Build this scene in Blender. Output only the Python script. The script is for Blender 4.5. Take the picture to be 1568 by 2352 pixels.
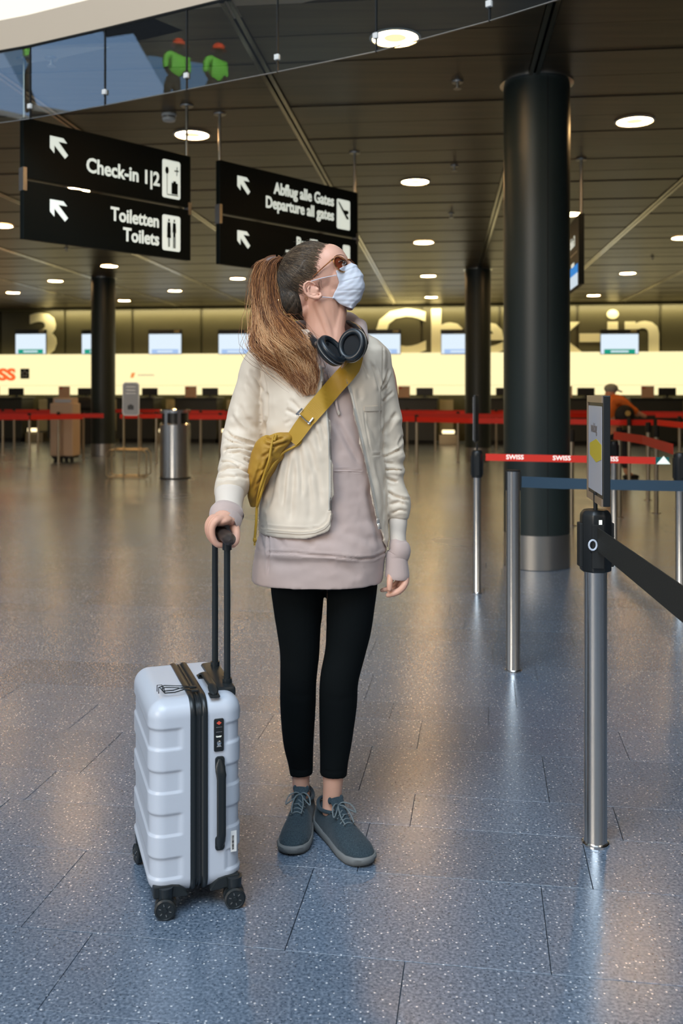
import bpy, bmesh, math, random
import numpy as np
from mathutils import Vector, Matrix, Quaternion
from mathutils.bvhtree import BVHTree
for _o in list(bpy.data.objects): bpy.data.objects.remove(_o)
C = bpy.context.scene.collection
random.seed(7); rng = np.random.default_rng(7)
PI = math.pi
# ------------------------------------------------------------------ camera, light, exposure
F = 2150.0; HZ = 900.0; CH = 1.30        # focal length in px of a 1568 x 2352 frame, horizon row, eye height
cd = bpy.data.cameras.new('camera'); cam = bpy.data.objects.new('camera', cd); C.objects.link(cam)
cam.location = (0, 0, CH); cam.rotation_euler = (PI/2, 0, 0)
cd.sensor_fit = 'VERTICAL'; cd.sensor_height = 36; cd.sensor_width = 24
cd.lens = F*36/2352; cd.shift_y = (HZ-1176)/2352
cd.clip_start = .05; cd.clip_end = 200
cd.dof.use_dof = True; cd.dof.focus_distance = 2.66; cd.dof.aperture_fstop = 3.6
bpy.context.scene.camera = cam
vs = bpy.context.scene.view_settings
bpy.context.scene.display_settings.display_device = 'sRGB'
vs.view_transform = 'Standard'; vs.look = 'None'; vs.gamma = 1; vs.use_curve_mapping = False; vs.exposure = 0.0
w = bpy.data.worlds.new('world'); bpy.context.scene.world = w; w.use_nodes = True
w.node_tree.nodes['Background'].inputs[0].default_value = (.60, .66, .76, 1)
w.node_tree.nodes['Background'].inputs[1].default_value = .24
def area(name, loc, look, sx, sy, power, col):
    l = bpy.data.lights.new(name, 'AREA'); l.shape = 'RECTANGLE'; l.size = sx; l.size_y = sy
    l.energy = power; l.color = col
    o = bpy.data.objects.new(name, l); C.objects.link(o); o.location = loc
    o.rotation_euler = (Vector(look)-Vector(loc)).to_track_quat('-Z', 'Y').to_euler()
    return o
area('skylight_lamp', (-1.5, -3.0, 9.3), (-0.3, 2.2, 0), 8, 6, 1250, (.70, .85, 1.0))
area('warm_front_fill', (-6.5, -5.5, 4.2), (0, 2.8, 1.1), 5, 4, 520, (1.0, .90, .78))  # warm fill added to brighten the figure's front, no window there
area('warm_front_fill', (6.0, -4.5, 4.5), (0, 2.8, 1.0), 4, 4, 120, (1.0, .90, .78))  # second added front fill, weaker, from the right
# ------------------------------------------------------------------ helpers
def V(px, py, d): return Vector(((px-784)*d/F, d, CH-(py-HZ)*d/F))
def Fl(px, py): return V(px, py, CH*F/(py-HZ))
CEIL = 3.61
def Ce(px, py): return V(px, py, (CEIL-CH)*F/(HZ-py))
TH = math.atan(.110); ct, st = math.cos(TH), math.sin(TH)
def BF(b, a, z=0): return Vector((b*ct+a*st, -b*st+a*ct, z))      # building frame: a runs into the hall, b to the right
def toB(p): return (p[0]*ct-p[1]*st, p[0]*st+p[1]*ct)
def pxB(px, a, z=0):                                               # point of the plane a=const seen in column px
    k = (px-784)/F; y = a/(st*k+ct); return Vector((k*y, y, z))
def zat(py, p): return CH-(py-HZ)*p[1]/F
MATS = {}
def mat(name, col, rough=.5, metal=0., spec=.5, emit=None, es=1., noise=None, bump=None, alpha=None, sss=0, coat=0, sheen=0, aniso=0):
    m = bpy.data.materials.new(name); m.use_nodes = True; nt = m.node_tree; b = nt.nodes['Principled BSDF']
    b.inputs['Base Color'].default_value = (*col, 1); b.inputs['Roughness'].default_value = rough
    b.inputs['Metallic'].default_value = metal; b.inputs['Specular IOR Level'].default_value = spec
    if emit: b.inputs['Emission Color'].default_value = (*emit, 1); b.inputs['Emission Strength'].default_value = es
    if alpha is not None: b.inputs['Alpha'].default_value = alpha
    if sss: b.inputs['Subsurface Weight'].default_value = sss; b.inputs['Subsurface Radius'].default_value = (.012, .005, .003); b.inputs['Subsurface Scale'].default_value = 1
    if coat: b.inputs['Coat Weight'].default_value = coat
    if sheen: b.inputs['Sheen Weight'].default_value = sheen
    if aniso: b.inputs['Anisotropic'].default_value = aniso
    tc = None
    if noise or bump: tc = nt.nodes.new('ShaderNodeTexCoord')
    if noise:                                                       # (scale, colour 2, detail, (sx,sy,sz))
        mp = nt.nodes.new('ShaderNodeMapping'); nt.links.new(tc.outputs['Object'], mp.inputs[0])
        if len(noise) > 3: mp.inputs['Scale'].default_value = noise[3]
        n = nt.nodes.new('ShaderNodeTexNoise'); n.inputs['Scale'].default_value = noise[0]; n.inputs['Detail'].default_value = noise[2]
        nt.links.new(mp.outputs[0], n.inputs['Vector'])
        r = nt.nodes.new('ShaderNodeValToRGB'); r.color_ramp.elements[0].position = .35; r.color_ramp.elements[1].position = .68
        r.color_ramp.elements[0].color = (*col, 1); r.color_ramp.elements[1].color = (*noise[1], 1)
        nt.links.new(n.outputs['Fac'], r.inputs[0]); nt.links.new(r.outputs[0], b.inputs['Base Color'])
    if bump:                                                        # (scale, strength, distance)
        n2 = nt.nodes.new('ShaderNodeTexNoise'); n2.inputs['Scale'].default_value = bump[0]; n2.inputs['Detail'].default_value = 4
        nt.links.new(tc.outputs['Object'], n2.inputs['Vector'])
        bp = nt.nodes.new('ShaderNodeBump'); bp.inputs['Strength'].default_value = bump[1]; bp.inputs['Distance'].default_value = bump[2]
        nt.links.new(n2.outputs['Fac'], bp.inputs['Height']); nt.links.new(bp.outputs[0], b.inputs['Normal'])
    MATS[name] = m; return m
def emis(name, col, s):
    m = bpy.data.materials.new(name); m.use_nodes = True; nt = m.node_tree; nt.nodes.clear()
    e = nt.nodes.new('ShaderNodeEmission'); e.inputs[0].default_value = (*col, 1); e.inputs[1].default_value = s
    o = nt.nodes.new('ShaderNodeOutputMaterial'); nt.links.new(e.outputs[0], o.inputs[0]); return m
def tag(o, label=None, cat=None, group=None, kind=None):
    if label: o['label'] = label
    if cat: o['category'] = cat
    if group: o['group'] = group
    if kind: o['kind'] = kind
    return o
def link_mesh(name, me, m, parent=None, smooth=True, angle=40):
    o = bpy.data.objects.new(name, me); C.objects.link(o)
    if m is not None and not me.materials:
        for mm in (m if isinstance(m, (list, tuple)) else [m]): me.materials.append(mm)
    if smooth and len(me.polygons):
        me.polygons.foreach_set('use_smooth', [True]*len(me.polygons))
        if angle: me.set_sharp_from_angle(angle=math.radians(angle))
    if parent is not None:
        o.parent = parent; o.matrix_parent_inverse = wm(parent).inverted()
    return o
def wm(o):
    m = o.matrix_basis
    if o.parent: m = wm(o.parent) @ o.matrix_parent_inverse @ m
    return m
def empty(name, loc=(0, 0, 0), rz=0):
    o = bpy.data.objects.new(name, None); C.objects.link(o); o.location = loc; o.rotation_euler = (0, 0, rz)
    o.empty_display_size = .1; return o
def copy_tree(o, parent=None):
    c = o.copy(); C.objects.link(c)
    if parent is not None: c.parent = parent
    for ch in [x for x in C.objects if x.parent == o]: copy_tree(ch, c)
    return c
class MB:
    def __init__(s): s.v = []; s.f = []; s.mi = []
    def add(s, vs_, fs, mi=0):
        k = len(s.v); s.v += [tuple(p) for p in vs_]; s.f += [tuple(i+k for i in f) for f in fs]; s.mi += [mi]*len(fs); return s
    def box(s, c, d, rz=0, M=None, mi=0):
        x, y, z = d[0]/2, d[1]/2, d[2]/2
        p = [Vector((i*x, j*y, k*z)) for i, j, k in ((-1,-1,-1),(1,-1,-1),(1,1,-1),(-1,1,-1),(-1,-1,1),(1,-1,1),(1,1,1),(-1,1,1))]
        R = M if M is not None else Matrix.Rotation(rz, 3, 'Z')
        return s.add([R @ q+Vector(c) for q in p], [(0,3,2,1),(4,5,6,7),(0,1,5,4),(1,2,6,5),(2,3,7,6),(3,0,4,7)], mi)
    def ring_loft(s, rings, cap=True, mi=0, closed=False):
        n = len(rings[0]); vs_ = [p for r in rings for p in r]; fs = []; m = len(rings)
        for i in range(m if closed else m-1):
            a = i*n; b = ((i+1) % m)*n
            for j in range(n): fs.append((a+j, a+(j+1) % n, b+(j+1) % n, b+j))
        if cap and not closed: fs.append(tuple(range(n))[::-1]); fs.append(tuple((m-1)*n+j for j in range(n)))
        return s.add(vs_, fs, mi)
    def tube(s, pts, r, n=8, cap=True, mi=0, closed=False, flat=1.0, up=None):
        pts = [Vector(p) for p in pts]; m = len(pts); rings = []
        rr = r if isinstance(r, (list, tuple)) else [r]*m
        u = None
        for i, p in enumerate(pts):
            if closed: t = pts[(i+1) % m]-pts[i-1]
            else: t = pts[min(i+1, m-1)]-pts[max(i-1, 0)]
            if t.length < 1e-9: t = Vector((0, 0, 1))
            t.normalize()
            if u is None:
                u = Vector(up) if up is not None else (Vector((0, 0, 1)) if abs(t.z) < .9 else Vector((1, 0, 0)))
            u = (u-t*u.dot(t)); u = u.normalized() if u.length > 1e-6 else t.orthogonal().normalized()
            v = t.cross(u)
            rings.append([p+(u*math.cos(a)*flat+v*math.sin(a))*rr[i] for a in [2*PI*k/n for k in range(n)]])
        return s.ring_loft(rings, cap, mi, closed)
    def cyl(s, p, r, h, n=24, mi=0, r2=None): return s.tube([Vector(p), Vector(p)+Vector((0, 0, h))], [r, r if r2 is None else r2], n, True, mi)
    def lathe(s, prof, c=(0, 0, 0), M=None, n=32, mi=0, close=False):
        rings = []
        for r, z in prof:
            ring = []
            for k in range(n):
                a = 2*PI*k/n; q = Vector((r*math.cos(a), r*math.sin(a), z))
                if M is not None: q = M @ q
                ring.append(q+Vector(c))
            rings.append(ring)
        return s.ring_loft(rings, not close, mi, close)
    def ell(s, c, r, M=None, n=20, m=12, mi=0):
        r = (r, r, r) if isinstance(r, (int, float)) else r
        rings = []
        for i in range(m+1):
            ph = -PI/2+PI*i/m; cr = max(math.cos(ph), .02)
            ring = []
            for k in range(n):
                a = 2*PI*k/n; q = Vector((r[0]*cr*math.cos(a), r[1]*cr*math.sin(a), r[2]*math.sin(ph)))
                if M is not None: q = M @ q
                ring.append(q+Vector(c))
            rings.append(ring)
        return s.ring_loft(rings, True, mi)
    def prism(s, poly, fn, t, mi=0):            # poly of 2-D points, fn(u,v,w)->3-D, thickness t along w
        n = len(poly)
        return s.add([fn(u, v, 0) for u, v in poly]+[fn(u, v, t) for u, v in poly],
                     [tuple(range(n))[::-1], tuple(range(n, 2*n))]+[(i, (i+1) % n, n+(i+1) % n, n+i) for i in range(n)], mi)
    def mesh(s, name='m'):
        me = bpy.data.meshes.new(name); me.from_pydata(s.v, [], s.f)
        if any(s.mi): me.polygons.foreach_set('material_index', s.mi)
        bm = bmesh.new(); bm.from_mesh(me); bmesh.ops.recalc_face_normals(bm, faces=bm.faces[:]); bm.to_mesh(me); bm.free()
        me.update(); return me
    def build(s, name, m, parent=None, smooth=True, bevel=0, seg=2, angle=40):
        me = s.mesh(name)
        if bevel:
            bm = bmesh.new(); bm.from_mesh(me)
            ed = [e for e in bm.edges if len(e.link_faces) == 2 and e.calc_face_angle(0) > .6]
            bmesh.ops.bevel(bm, geom=ed, offset=bevel, segments=seg, profile=.5, affect='EDGES', clamp_overlap=True)
            bm.to_mesh(me); bm.free()
        return link_mesh(name, me, m, parent, smooth, angle)
def evalmesh(me, mods):
    o = bpy.data.objects.new('tmp', me); C.objects.link(o)
    for typ, kw in mods:
        md = o.modifiers.new(typ, typ)
        for k, v_ in kw.items(): setattr(md, k, v_)
    dg = bpy.context.evaluated_depsgraph_get(); dg.update()
    r = bpy.data.meshes.new_from_object(o.evaluated_get(dg)); bpy.data.objects.remove(o); return r
def remesh(me, vox, it=4, fac=.5):
    mods = [('REMESH', dict(mode='VOXEL', voxel_size=vox))]
    if it: mods.append(('SMOOTH', dict(factor=fac, iterations=it)))
    r = evalmesh(me, mods); r.materials.clear(); return r
def getco(me):
    a = np.empty(len(me.vertices)*3, np.float32); me.vertices.foreach_get('co', a); return a.reshape(-1, 3).astype(float)
def getno(me):
    a = np.empty(len(me.vertices)*3, np.float32); me.vertex_normals.foreach_get('vector', a); return a.reshape(-1, 3).astype(float)
def setco(me, a): me.vertices.foreach_set('co', a.astype(np.float32).ravel()); me.update()
def vnoise(p, seed=0):                            # smooth value noise, -1..1
    i = np.floor(p).astype(np.int64); f = p-i; f = f*f*(3-2*f); out = 0
    def h(a):
        n = (a[:, 0]*73856093) ^ (a[:, 1]*19349663) ^ (a[:, 2]*83492791) ^ (seed*2654435761)
        n = (n ^ (n >> 13))*1274126177 & 0x7fffffff; n = (n ^ (n >> 11))*668265263 & 0x7fffffff
        return (n & 0xffff)/32767.5-1
    for dx in (0, 1):
        for dy in (0, 1):
            for dz in (0, 1):
                w_ = (f[:, 0] if dx else 1-f[:, 0])*(f[:, 1] if dy else 1-f[:, 1])*(f[:, 2] if dz else 1-f[:, 2])
                out = out+w_*h(i+np.array([dx, dy, dz]))
    return out
def proj(co):                                     # world -> pixel columns/rows
    return 784+co[:, 0]*F/co[:, 1], HZ-(co[:, 2]-CH)*F/co[:, 1]
def taper(px, py, pl):
    s0 = 0; best = np.full(px.shape, 1e9); arc = np.zeros(px.shape)
    for (ax, ay), (bx, by) in zip(pl[:-1], pl[1:]):
        dx, dy = bx-ax, by-ay; L = dx*dx+dy*dy; l = math.sqrt(L)
        t = np.clip(((px-ax)*dx+(py-ay)*dy)/L, 0, 1); d = np.hypot(px-ax-t*dx, py-ay-t*dy)
        k = d < best; arc[k] = (s0+t*l)[k]; best = np.minimum(best, d); s0 += l
    q = np.clip(np.minimum(arc, s0-arc)/(.20*s0), 0, 1); return q*q*(3-2*q)
def segdist(px, py, pl):
    best = np.full(px.shape, 1e9)
    for (ax, ay), (bx, by) in zip(pl[:-1], pl[1:]):
        dx, dy = bx-ax, by-ay; L = dx*dx+dy*dy
        t = np.clip(((px-ax)*dx+(py-ay)*dy)/L, 0, 1)
        best = np.minimum(best, np.hypot(px-ax-t*dx, py-ay-t*dy))
    return best
def creases(me, lst, facing=True):                # (polyline, width px, depth m[, ridge])
    co = getco(me); no = getno(me); px, py = proj(co); dsp = np.zeros(len(co))
    fr = np.clip((-no[:, 1]+.35)*1.6, 0, 1) if facing else 1
    for c in lst:
        pl, wd, dp = c[:3]; rg = c[3] if len(c) > 3 else .45
        x0 = min(p[0] for p in pl)-wd*5; x1 = max(p[0] for p in pl)+wd*5; y0 = min(p[1] for p in pl)-wd*5; y1 = max(p[1] for p in pl)+wd*5
        k = (px > x0) & (px < x1) & (py > y0) & (py < y1)
        if not k.any(): continue
        d = segdist(px[k], py[k], pl); tp_ = taper(px[k], py[k], pl) if rg == .45 else 1
        dsp[k] += (-dp*np.exp(-(d/wd)**2)+dp*rg*np.exp(-((d-2.1*wd)/(1.2*wd))**2))*tp_
    setco(me, co+no*(dsp*fr)[:, None])
def lerp_tab(tab, x):                             # tab of rows (x, a, b, ...)
    t = np.array(tab, float); return [float(np.interp(x, t[:, 0], t[:, i])) for i in range(1, t.shape[1])]
def text(name, s, m, parent, size, org, ux, uy, ext=.002, off=0, align='LEFT', sx=1.0, res=3):
    cu = bpy.data.curves.new('t', 'FONT'); cu.body = s; cu.size = size; cu.extrude = ext; cu.offset = off; cu.align_x = align; cu.resolution_u = res
    o = bpy.data.objects.new('t', cu); C.objects.link(o)
    dg = bpy.context.evaluated_depsgraph_get(); dg.update()
    me = bpy.data.meshes.new_from_object(o.evaluated_get(dg)); bpy.data.objects.remove(o)
    ux = Vector(ux).normalized(); uy = Vector(uy).normalized(); uz = ux.cross(uy)
    M = Matrix.Translation(Vector(org)) @ Matrix((ux, uy, uz)).transposed().to_4x4() @ Matrix.Diagonal((sx, 1, 1, 1))
    me.transform(M); me.materials.clear(); return link_mesh(name, me, m, parent, False)
def smooth(p, sub=5, closed=False):
    p = [Vector(q) for q in p]; m = len(p); o = []
    for i in range(m if closed else m-1):
        p0, p1, p2, p3 = (p[i-1], p[i], p[(i+1) % m], p[(i+2) % m]) if closed else (p[max(i-1, 0)], p[i], p[i+1], p[min(i+2, m-1)])
        for k in range(sub):
            f = k/sub; o.append(.5*((2*p1)+(-p0+p2)*f+(2*p0-5*p1+4*p2-p3)*f*f+(-p0+3*p1-3*p2+p3)*f**3))
    if not closed: o.append(p[-1])
    return o
def stube(mb, pts, rs, n=14, **kw):
    P = smooth(pts, 4); m = len(pts)-1; R = [float(np.interp(i/(len(P)-1)*m, range(m+1), rs)) for i in range(len(P))]; mb.ell(P[-1], R[-1]*.97, n=12, m=8); return mb.tube(P, R, n, **kw)
ORD = ['first','second','third','fourth','fifth','sixth','seventh','eighth','ninth','tenth','eleventh','twelfth','thirteenth','fourteenth','fifteenth','sixteenth','seventeenth','eighteenth','nineteenth','twentieth']
# ------------------------------------------------------------------ materials
def floor_mat(name, tint=1.0):
    m = mat(name, (.2, .25, .31), .22, 0, .8); nt = m.node_tree; b = nt.nodes['Principled BSDF']; L = nt.links
    g = nt.nodes.new('ShaderNodeNewGeometry'); oi = nt.nodes.new('ShaderNodeObjectInfo')
    def ramp(src, els, interp='LINEAR'):
        r = nt.nodes.new('ShaderNodeValToRGB'); r.color_ramp.interpolation = interp
        while len(r.color_ramp.elements) < len(els): r.color_ramp.elements.new(.5)
        for e, (p, c) in zip(r.color_ramp.elements, els): e.position = p; e.color = (*c, 1)
        L.new(src, r.inputs[0]); return r.outputs[0]
    def mix(f, a, b_, typ='MIX'):
        x = nt.nodes.new('ShaderNodeMix'); x.data_type = 'RGBA'; x.blend_type = typ
        if isinstance(f, float): x.inputs[0].default_value = f
        else: L.new(f, x.inputs[0])
        L.new(a, x.inputs[6]); L.new(b_, x.inputs[7]); return x.outputs[2]
    n = nt.nodes.new('ShaderNodeTexNoise'); n.inputs['Scale'].default_value = 130; n.inputs['Detail'].default_value = 3; L.new(g.outputs['Position'], n.inputs['Vector'])
    base = ramp(n.outputs['Fac'], [(.3, (.060*tint, .092*tint, .135*tint)), (.5, (.130*tint, .175*tint, .240*tint)), (.72, (.235*tint, .29*tint, .37*tint))])
    v = nt.nodes.new('ShaderNodeTexVoronoi'); v.inputs['Scale'].default_value = 125; L.new(g.outputs['Position'], v.inputs['Vector'])
    sep = nt.nodes.new('ShaderNodeSeparateColor'); L.new(v.outputs['Color'], sep.inputs[0])
    hit = ramp(sep.outputs[0], [(0, (0, 0, 0)), (.86, (0, 0, 0)), (.90, (1, 1, 1))]); near = ramp(v.outputs['Distance'], [(0, (1, 1, 1)), (.26, (1, 1, 1)), (.36, (0, 0, 0))])
    mm = nt.nodes.new('ShaderNodeMath'); mm.operation = 'MULTIPLY'; L.new(hit, mm.inputs[0]); L.new(near, mm.inputs[1])
    w1 = nt.nodes.new('ShaderNodeRGB'); w1.outputs[0].default_value = (.72, .75, .78, 1)
    c1 = mix(mm.outputs[0], base, w1.outputs[0])
    v2 = nt.nodes.new('ShaderNodeTexVoronoi'); v2.inputs['Scale'].default_value = 170; L.new(g.outputs['Position'], v2.inputs['Vector'])
    s2 = nt.nodes.new('ShaderNodeSeparateColor'); L.new(v2.outputs['Color'], s2.inputs[0])
    h2 = ramp(s2.outputs[1], [(0, (0, 0, 0)), (.84, (0, 0, 0)), (.88, (1, 1, 1))]); n2_ = ramp(v2.outputs['Distance'], [(0, (1, 1, 1)), (.3, (1, 1, 1)), (.42, (0, 0, 0))])
    m2 = nt.nodes.new('ShaderNodeMath'); m2.operation = 'MULTIPLY'; L.new(h2, m2.inputs[0]); L.new(n2_, m2.inputs[1])
    d1 = nt.nodes.new('ShaderNodeRGB'); d1.outputs[0].default_value = (.035, .06, .09, 1)
    c2 = mix(m2.outputs[0], c1, d1.outputs[0])
    big = nt.nodes.new('ShaderNodeTexNoise'); big.inputs['Scale'].default_value = .7; big.inputs['Detail'].default_value = 1; L.new(g.outputs['Position'], big.inputs['Vector'])
    bb = ramp(big.outputs['Fac'], [(.3, (.95, .95, .95)), (.7, (1.04, 1.04, 1.04))])
    c3 = mix(1.0, c2, bb, 'MULTIPLY')
    rr = ramp(oi.outputs['Random'], [(0, (.90, .90, .90)), (1, (1.06, 1.06, 1.06))])
    c4 = mix(1.0, c3, rr, 'MULTIPLY'); L.new(c4, b.inputs['Base Color'])
    rn = ramp(big.outputs['Fac'], [(.3, (.235, .235, .235)), (.7, (.275, .275, .275))]); L.new(rn, b.inputs['Roughness']); b.inputs['Coat Weight'].default_value = .55; b.inputs['Coat Roughness'].default_value = .25
    return m
M_tile = floor_mat('terrazzo')
M_joint = mat('joint', (.09, .11, .14), .8)
M_ceil = mat('ceiling_metal', (.080, .058, .034), .36, .45, .5, noise=(1.2, (.112, .082, .048), 3, (1, 14, 1)))
M_ceildark = mat('ceiling_void', (.012, .011, .010), .8)
M_rail = mat('rail_metal', (.55, .50, .42), .22, 1)
M_steel = mat('brushed_steel', (.78, .77, .75), .22, 1, noise=(60, (.64, .63, .61), 2, (1, 1, .02)))
M_steeld = mat('dull_steel', (.42, .40, .37), .38, 1)
M_chrome = mat('chrome', (.8, .8, .8), .12, 1)
M_black = mat('black_plastic', (.010, .012, .013), .38)
M_blackm = mat('black_matte', (.008, .009, .009), .7)
M_col = mat('column_paint', (.018, .027, .025), .42, 0, .5)
M_white = mat('white_paint', (.7, .69, .66), .5)
M_olive = mat('olive_wall_panel', (.070, .062, .028), .5, 0, .4)
M_cream = mat('cream_letter', (.80, .74, .48), .6)
M_lum = emis('luminous_wall', (1.0, .86, .46), 1.2)
M_sign = mat('sign_face', (.0045, .007, .006), .45, 0, .15)
M_signw = mat('sign_white', (.9, .92, .86), .5, emit=(.92, 1, .88), es=.55)
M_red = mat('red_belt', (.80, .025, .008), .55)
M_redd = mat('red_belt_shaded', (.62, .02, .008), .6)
M_blueb = mat('slate_blue_belt', (.10, .17, .24), .6, bump=(300, .2, .002))
M_blackb = mat('black_belt', (.018, .018, .015), .6, bump=(300, .3, .002))
M_counter = mat('counter_dark', (.022, .024, .016), .45)
M_counterl = mat('counter_pale', (.50, .47, .28), .5)
M_beige = mat('kiosk_beige', (.56, .42, .30), .5)
M_greyp = mat('grey_blue_panel', (.40, .45, .52), .45)
M_plaster = mat('plaster', (.42, .43, .45), .7)
M_beigep = mat('fascia_paint', (.58, .47, .35), .6)
# ------------------------------------------------------------------ setting
floor = empty('floor'); tag(floor, kind='structure')
MB().box((0, 6, -.03), (46, 52, .04)).build('floor_base', M_joint, floor, False)
# tile rows in the tile frame (u to the right, v away), rows measured in the photograph
TA = math.atan(.150); cu_, su_ = math.cos(TA), math.sin(TA)
def TF(u, v, z=0): return Vector((u*cu_+v*su_, -u*su_+v*cu_, z))
def toT(p): return (p[0]*cu_-p[1]*su_, p[0]*su_+p[1]*cu_)
anch = [toT(Fl(1330, 2244))[1], toT(Fl(1200, 2030))[1], toT(Fl(1150, 1911))[1], toT(Fl(1100, 1833))[1], toT(Fl(1050, 1725))[1], toT(Fl(1020, 1659))[1], toT(Fl(1150, 1624))[1], toT(Fl(1150, 1562))[1]]
rows = sorted(anch); per = [.40, .30, .24]
k = 0
while rows[-1] < 24: rows.append(rows[-1]+per[[2, 0, 1][k % 3]]*.96); k += 1
k = 0
while rows[0] > .3: rows.insert(0, rows[0]-per[[1, 2, 0][k % 3]]*.94); k += 1
knownj = {}
def kj(px, py):
    u, v = toT(Fl(px, py))
    for i in range(len(rows)-1):
        if rows[i] <= v < rows[i+1]: knownj.setdefault(i, []).append(u)
for q in ((1252,2120),(1350,1990),(948,1855),(845,1905),(1253,1790),(845,1745),(963,1687),(1122,1642),(1183,1595),(1230,1540),(322,2235),(690,2080),(185,1970),(100,2300),(1420,1895)): kj(*q)
tiles = []; stuff = MB(); rt = random.Random(3)
def slab(mb, u0, u1, v0, v1, dz):
    g = .0011; e = .0003
    P = [TF(u, v, dz-.0003) for u, v in ((u0+g, v0+g), (u1-g, v0+g), (u1-g, v1-g), (u0+g, v1-g))]
    Q = [TF(u, v, dz) for u, v in ((u0+g+e, v0+g+e), (u1-g-e, v0+g+e), (u1-g-e, v1-g-e), (u0+g+e, v1-g-e))]
    R = [p-Vector((0, 0, .009)) for p in P]
    mb.add(R+P+Q, [(8, 9, 10, 11)]+[(i, (i+1) % 4, 4+(i+1) % 4, 4+i) for i in range(4)]+[(4+i, 4+(i+1) % 4, 8+(i+1) % 4, 8+i) for i in range(4)])
allt = []
for i in range(len(rows)-1):
    js = knownj.get(i, [])
    u = -13 + rt.random()
    lst = [u]
    while u < 13:
        L_ = rt.choice((.6, .75, .9, .95)); nxt = u+L_
        near = [j for j in js if u+.35 < j < u+1.25]
        if near: nxt = min(near)
        lst.append(nxt); u = nxt
    for a_, b_ in zip(lst[:-1], lst[1:]):
        c_ = TF((a_+b_)/2, (rows[i]+rows[i+1])/2); y = c_[1]
        if y < .6: vis = False
        else: vis = abs(c_[0]) < y*.365+.55 and y > .75
        allt.append((y if vis else 99+y, a_, b_, rows[i], rows[i+1]))
allt.sort()
for n_, (key, a_, b_, v0, v1) in enumerate(allt):
    dz = rt.uniform(-.0004, .0004)
    if n_ < 290 and key < 90:
        m_ = MB(); slab(m_, a_, b_, v0, v1, dz); m_.build('tile', M_tile, floor, False)
    else: slab(stuff, a_, b_, v0, v1, dz)
tag(stuff.build('floor_tiles', M_tile, floor, False), kind='stuff')

# ceiling edge of the atrium (curved)
EDGE = [(-14, 8.3), (-9, 8.0), (-6, 7.6), (-4.5, 7.2), (-3.3, 6.75), (-2.65, 6.5), (-2.07, 6.26), (-1.497, 5.965), (-.926, 5.655), (-.358, 5.345), (.194, 5.025), (.736, 4.61), (1.15, 4.24), (1.62, 3.75), (2.1, 3.15), (2.6, 2.4), (3.2, 1.2), (3.9, -.6), (4.6, -3), (5.4, -7)]
eb = [toB(p) for p in EDGE]
def aedge(b): return float(np.interp(b, [q[0] for q in eb], [q[1] for q in eb], right=-50))
ceiling = empty('ceiling', (0, 0, 0)); tag(ceiling, kind='structure')
AW = 24.7                                           # a of the check-in wall
def strip_a(mb, b0, b1, a0, a1, z0, z1, n=6):
    bs = [b0+(b1-b0)*i/n for i in range(n+1)]; lo = [max(a0, aedge(b)) for b in bs]
    seg = [(b, l) for b, l in zip(bs, lo) if l < a1-.004]
    if len(seg) < 2: return False
    poly = seg+[(b, a1) for b, _ in reversed(seg)]
    mb.prism(poly, lambda u, v, w_: BF(u, v, z0+w_), z1-z0); return True
G0, GS = .645, 1.93
back = MB(); 
for k in range(-7, 7): strip_a(back, G0+GS*k, G0+GS*(k+1), -8, AW+1, CEIL+.05, CEIL+.2, 8)
back.build('ceiling_slab', M_ceildark, ceiling, False)
plk = []
for k in range(-7, 6):
    for j in range(60):
        a0 = -2.0+.5*j; a1 = a0+.5
        if a1 > AW+.4: break
        b0 = G0+GS*k+.045; b1 = G0+GS*(k+1)-.045
        m_ = MB()
        dz = .0 if j % 2 else .003
        tilt = rt.uniform(.001, .005)
        if not strip_a(m_, b0, b1, a0+.003, a1-.003, CEIL+dz, CEIL+dz+.012, 8): continue
        # slightly uneven panels: near edge lies lower than the far one
        m_.v = [(x, y, z-tilt*(1 if abs(toB((x, y))[1]-a0) < .1 else 0)) for x, y, z in m_.v]
        c_ = BF((b0+b1)/2, (a0+a1)/2); vis = c_[1] > 4 and abs(c_[0]) < c_[1]*.365+1.1
        plk.append((c_[1] if vis else 99, len(plk), m_))
plk.sort(key=lambda q: q[:2]); cs = MB()
for n_, (key, _, m_) in enumerate(plk):
    if n_ < 290 and key < 90: m_.build('ceiling_panel', M_ceil, ceiling, False)
    else: cs.add(m_.v, m_.f)
tag(cs.build('ceiling_panels', M_ceil, ceiling, False), kind='stuff')
for k in range(-6, 7):                              # pairs of metal rails running down the hall
    b = G0+GS*k
    for s in (-1, 1):
        m_ = MB(); bb_ = b+s*.024; a0 = max(aedge(bb_), -6)
        m_.box(BF(bb_, (a0+AW)/2, CEIL-.002), (.030, AW-a0, .02), -TH)
        m_.build('ceiling_rail', M_rail, ceiling, False)
# downlights
M_glow = emis('downlight_glow', (1.0, .60, .25), 100); M_glow2 = emis('downlight_core', (1.0, .72, .40), 1.6)
def mk_downlight():
    r = empty('downlight')
    MB().lathe([(.150, 0), (.163, 0), (.168, -.006), (.150, -.012), (.146, -.006)], close=True, n=32).build('trim_ring', M_white, r)
    MB().lathe([(.146, -.004), (.075, -.004), (.075, -.0055), (.146, -.0055)], close=True, n=32).build('diffuser', M_glow, r)
    MB().lathe([(.073, -.0035), (.0, -.0035), (.0, -.007), (.073, -.006)], n=24).build('reflector', M_glow2, r)
    return r
dl = mk_downlight(); first = True
rowsL = {}
for k in range(-5, 4):
    for m_ in range(-1, 5):
        b = -.32+1.93*k; a = 6.1+4.2*m_+(2.1 if k % 2 else 0)
        p = BF(b, a, CEIL)
        if a < aedge(b)+.2 or a > AW-.3: continue
        px = 784+p.x*F/p.y
        if px < -40 or px > 1610: continue
        rowsL.setdefault(k, []).append(p)
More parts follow.
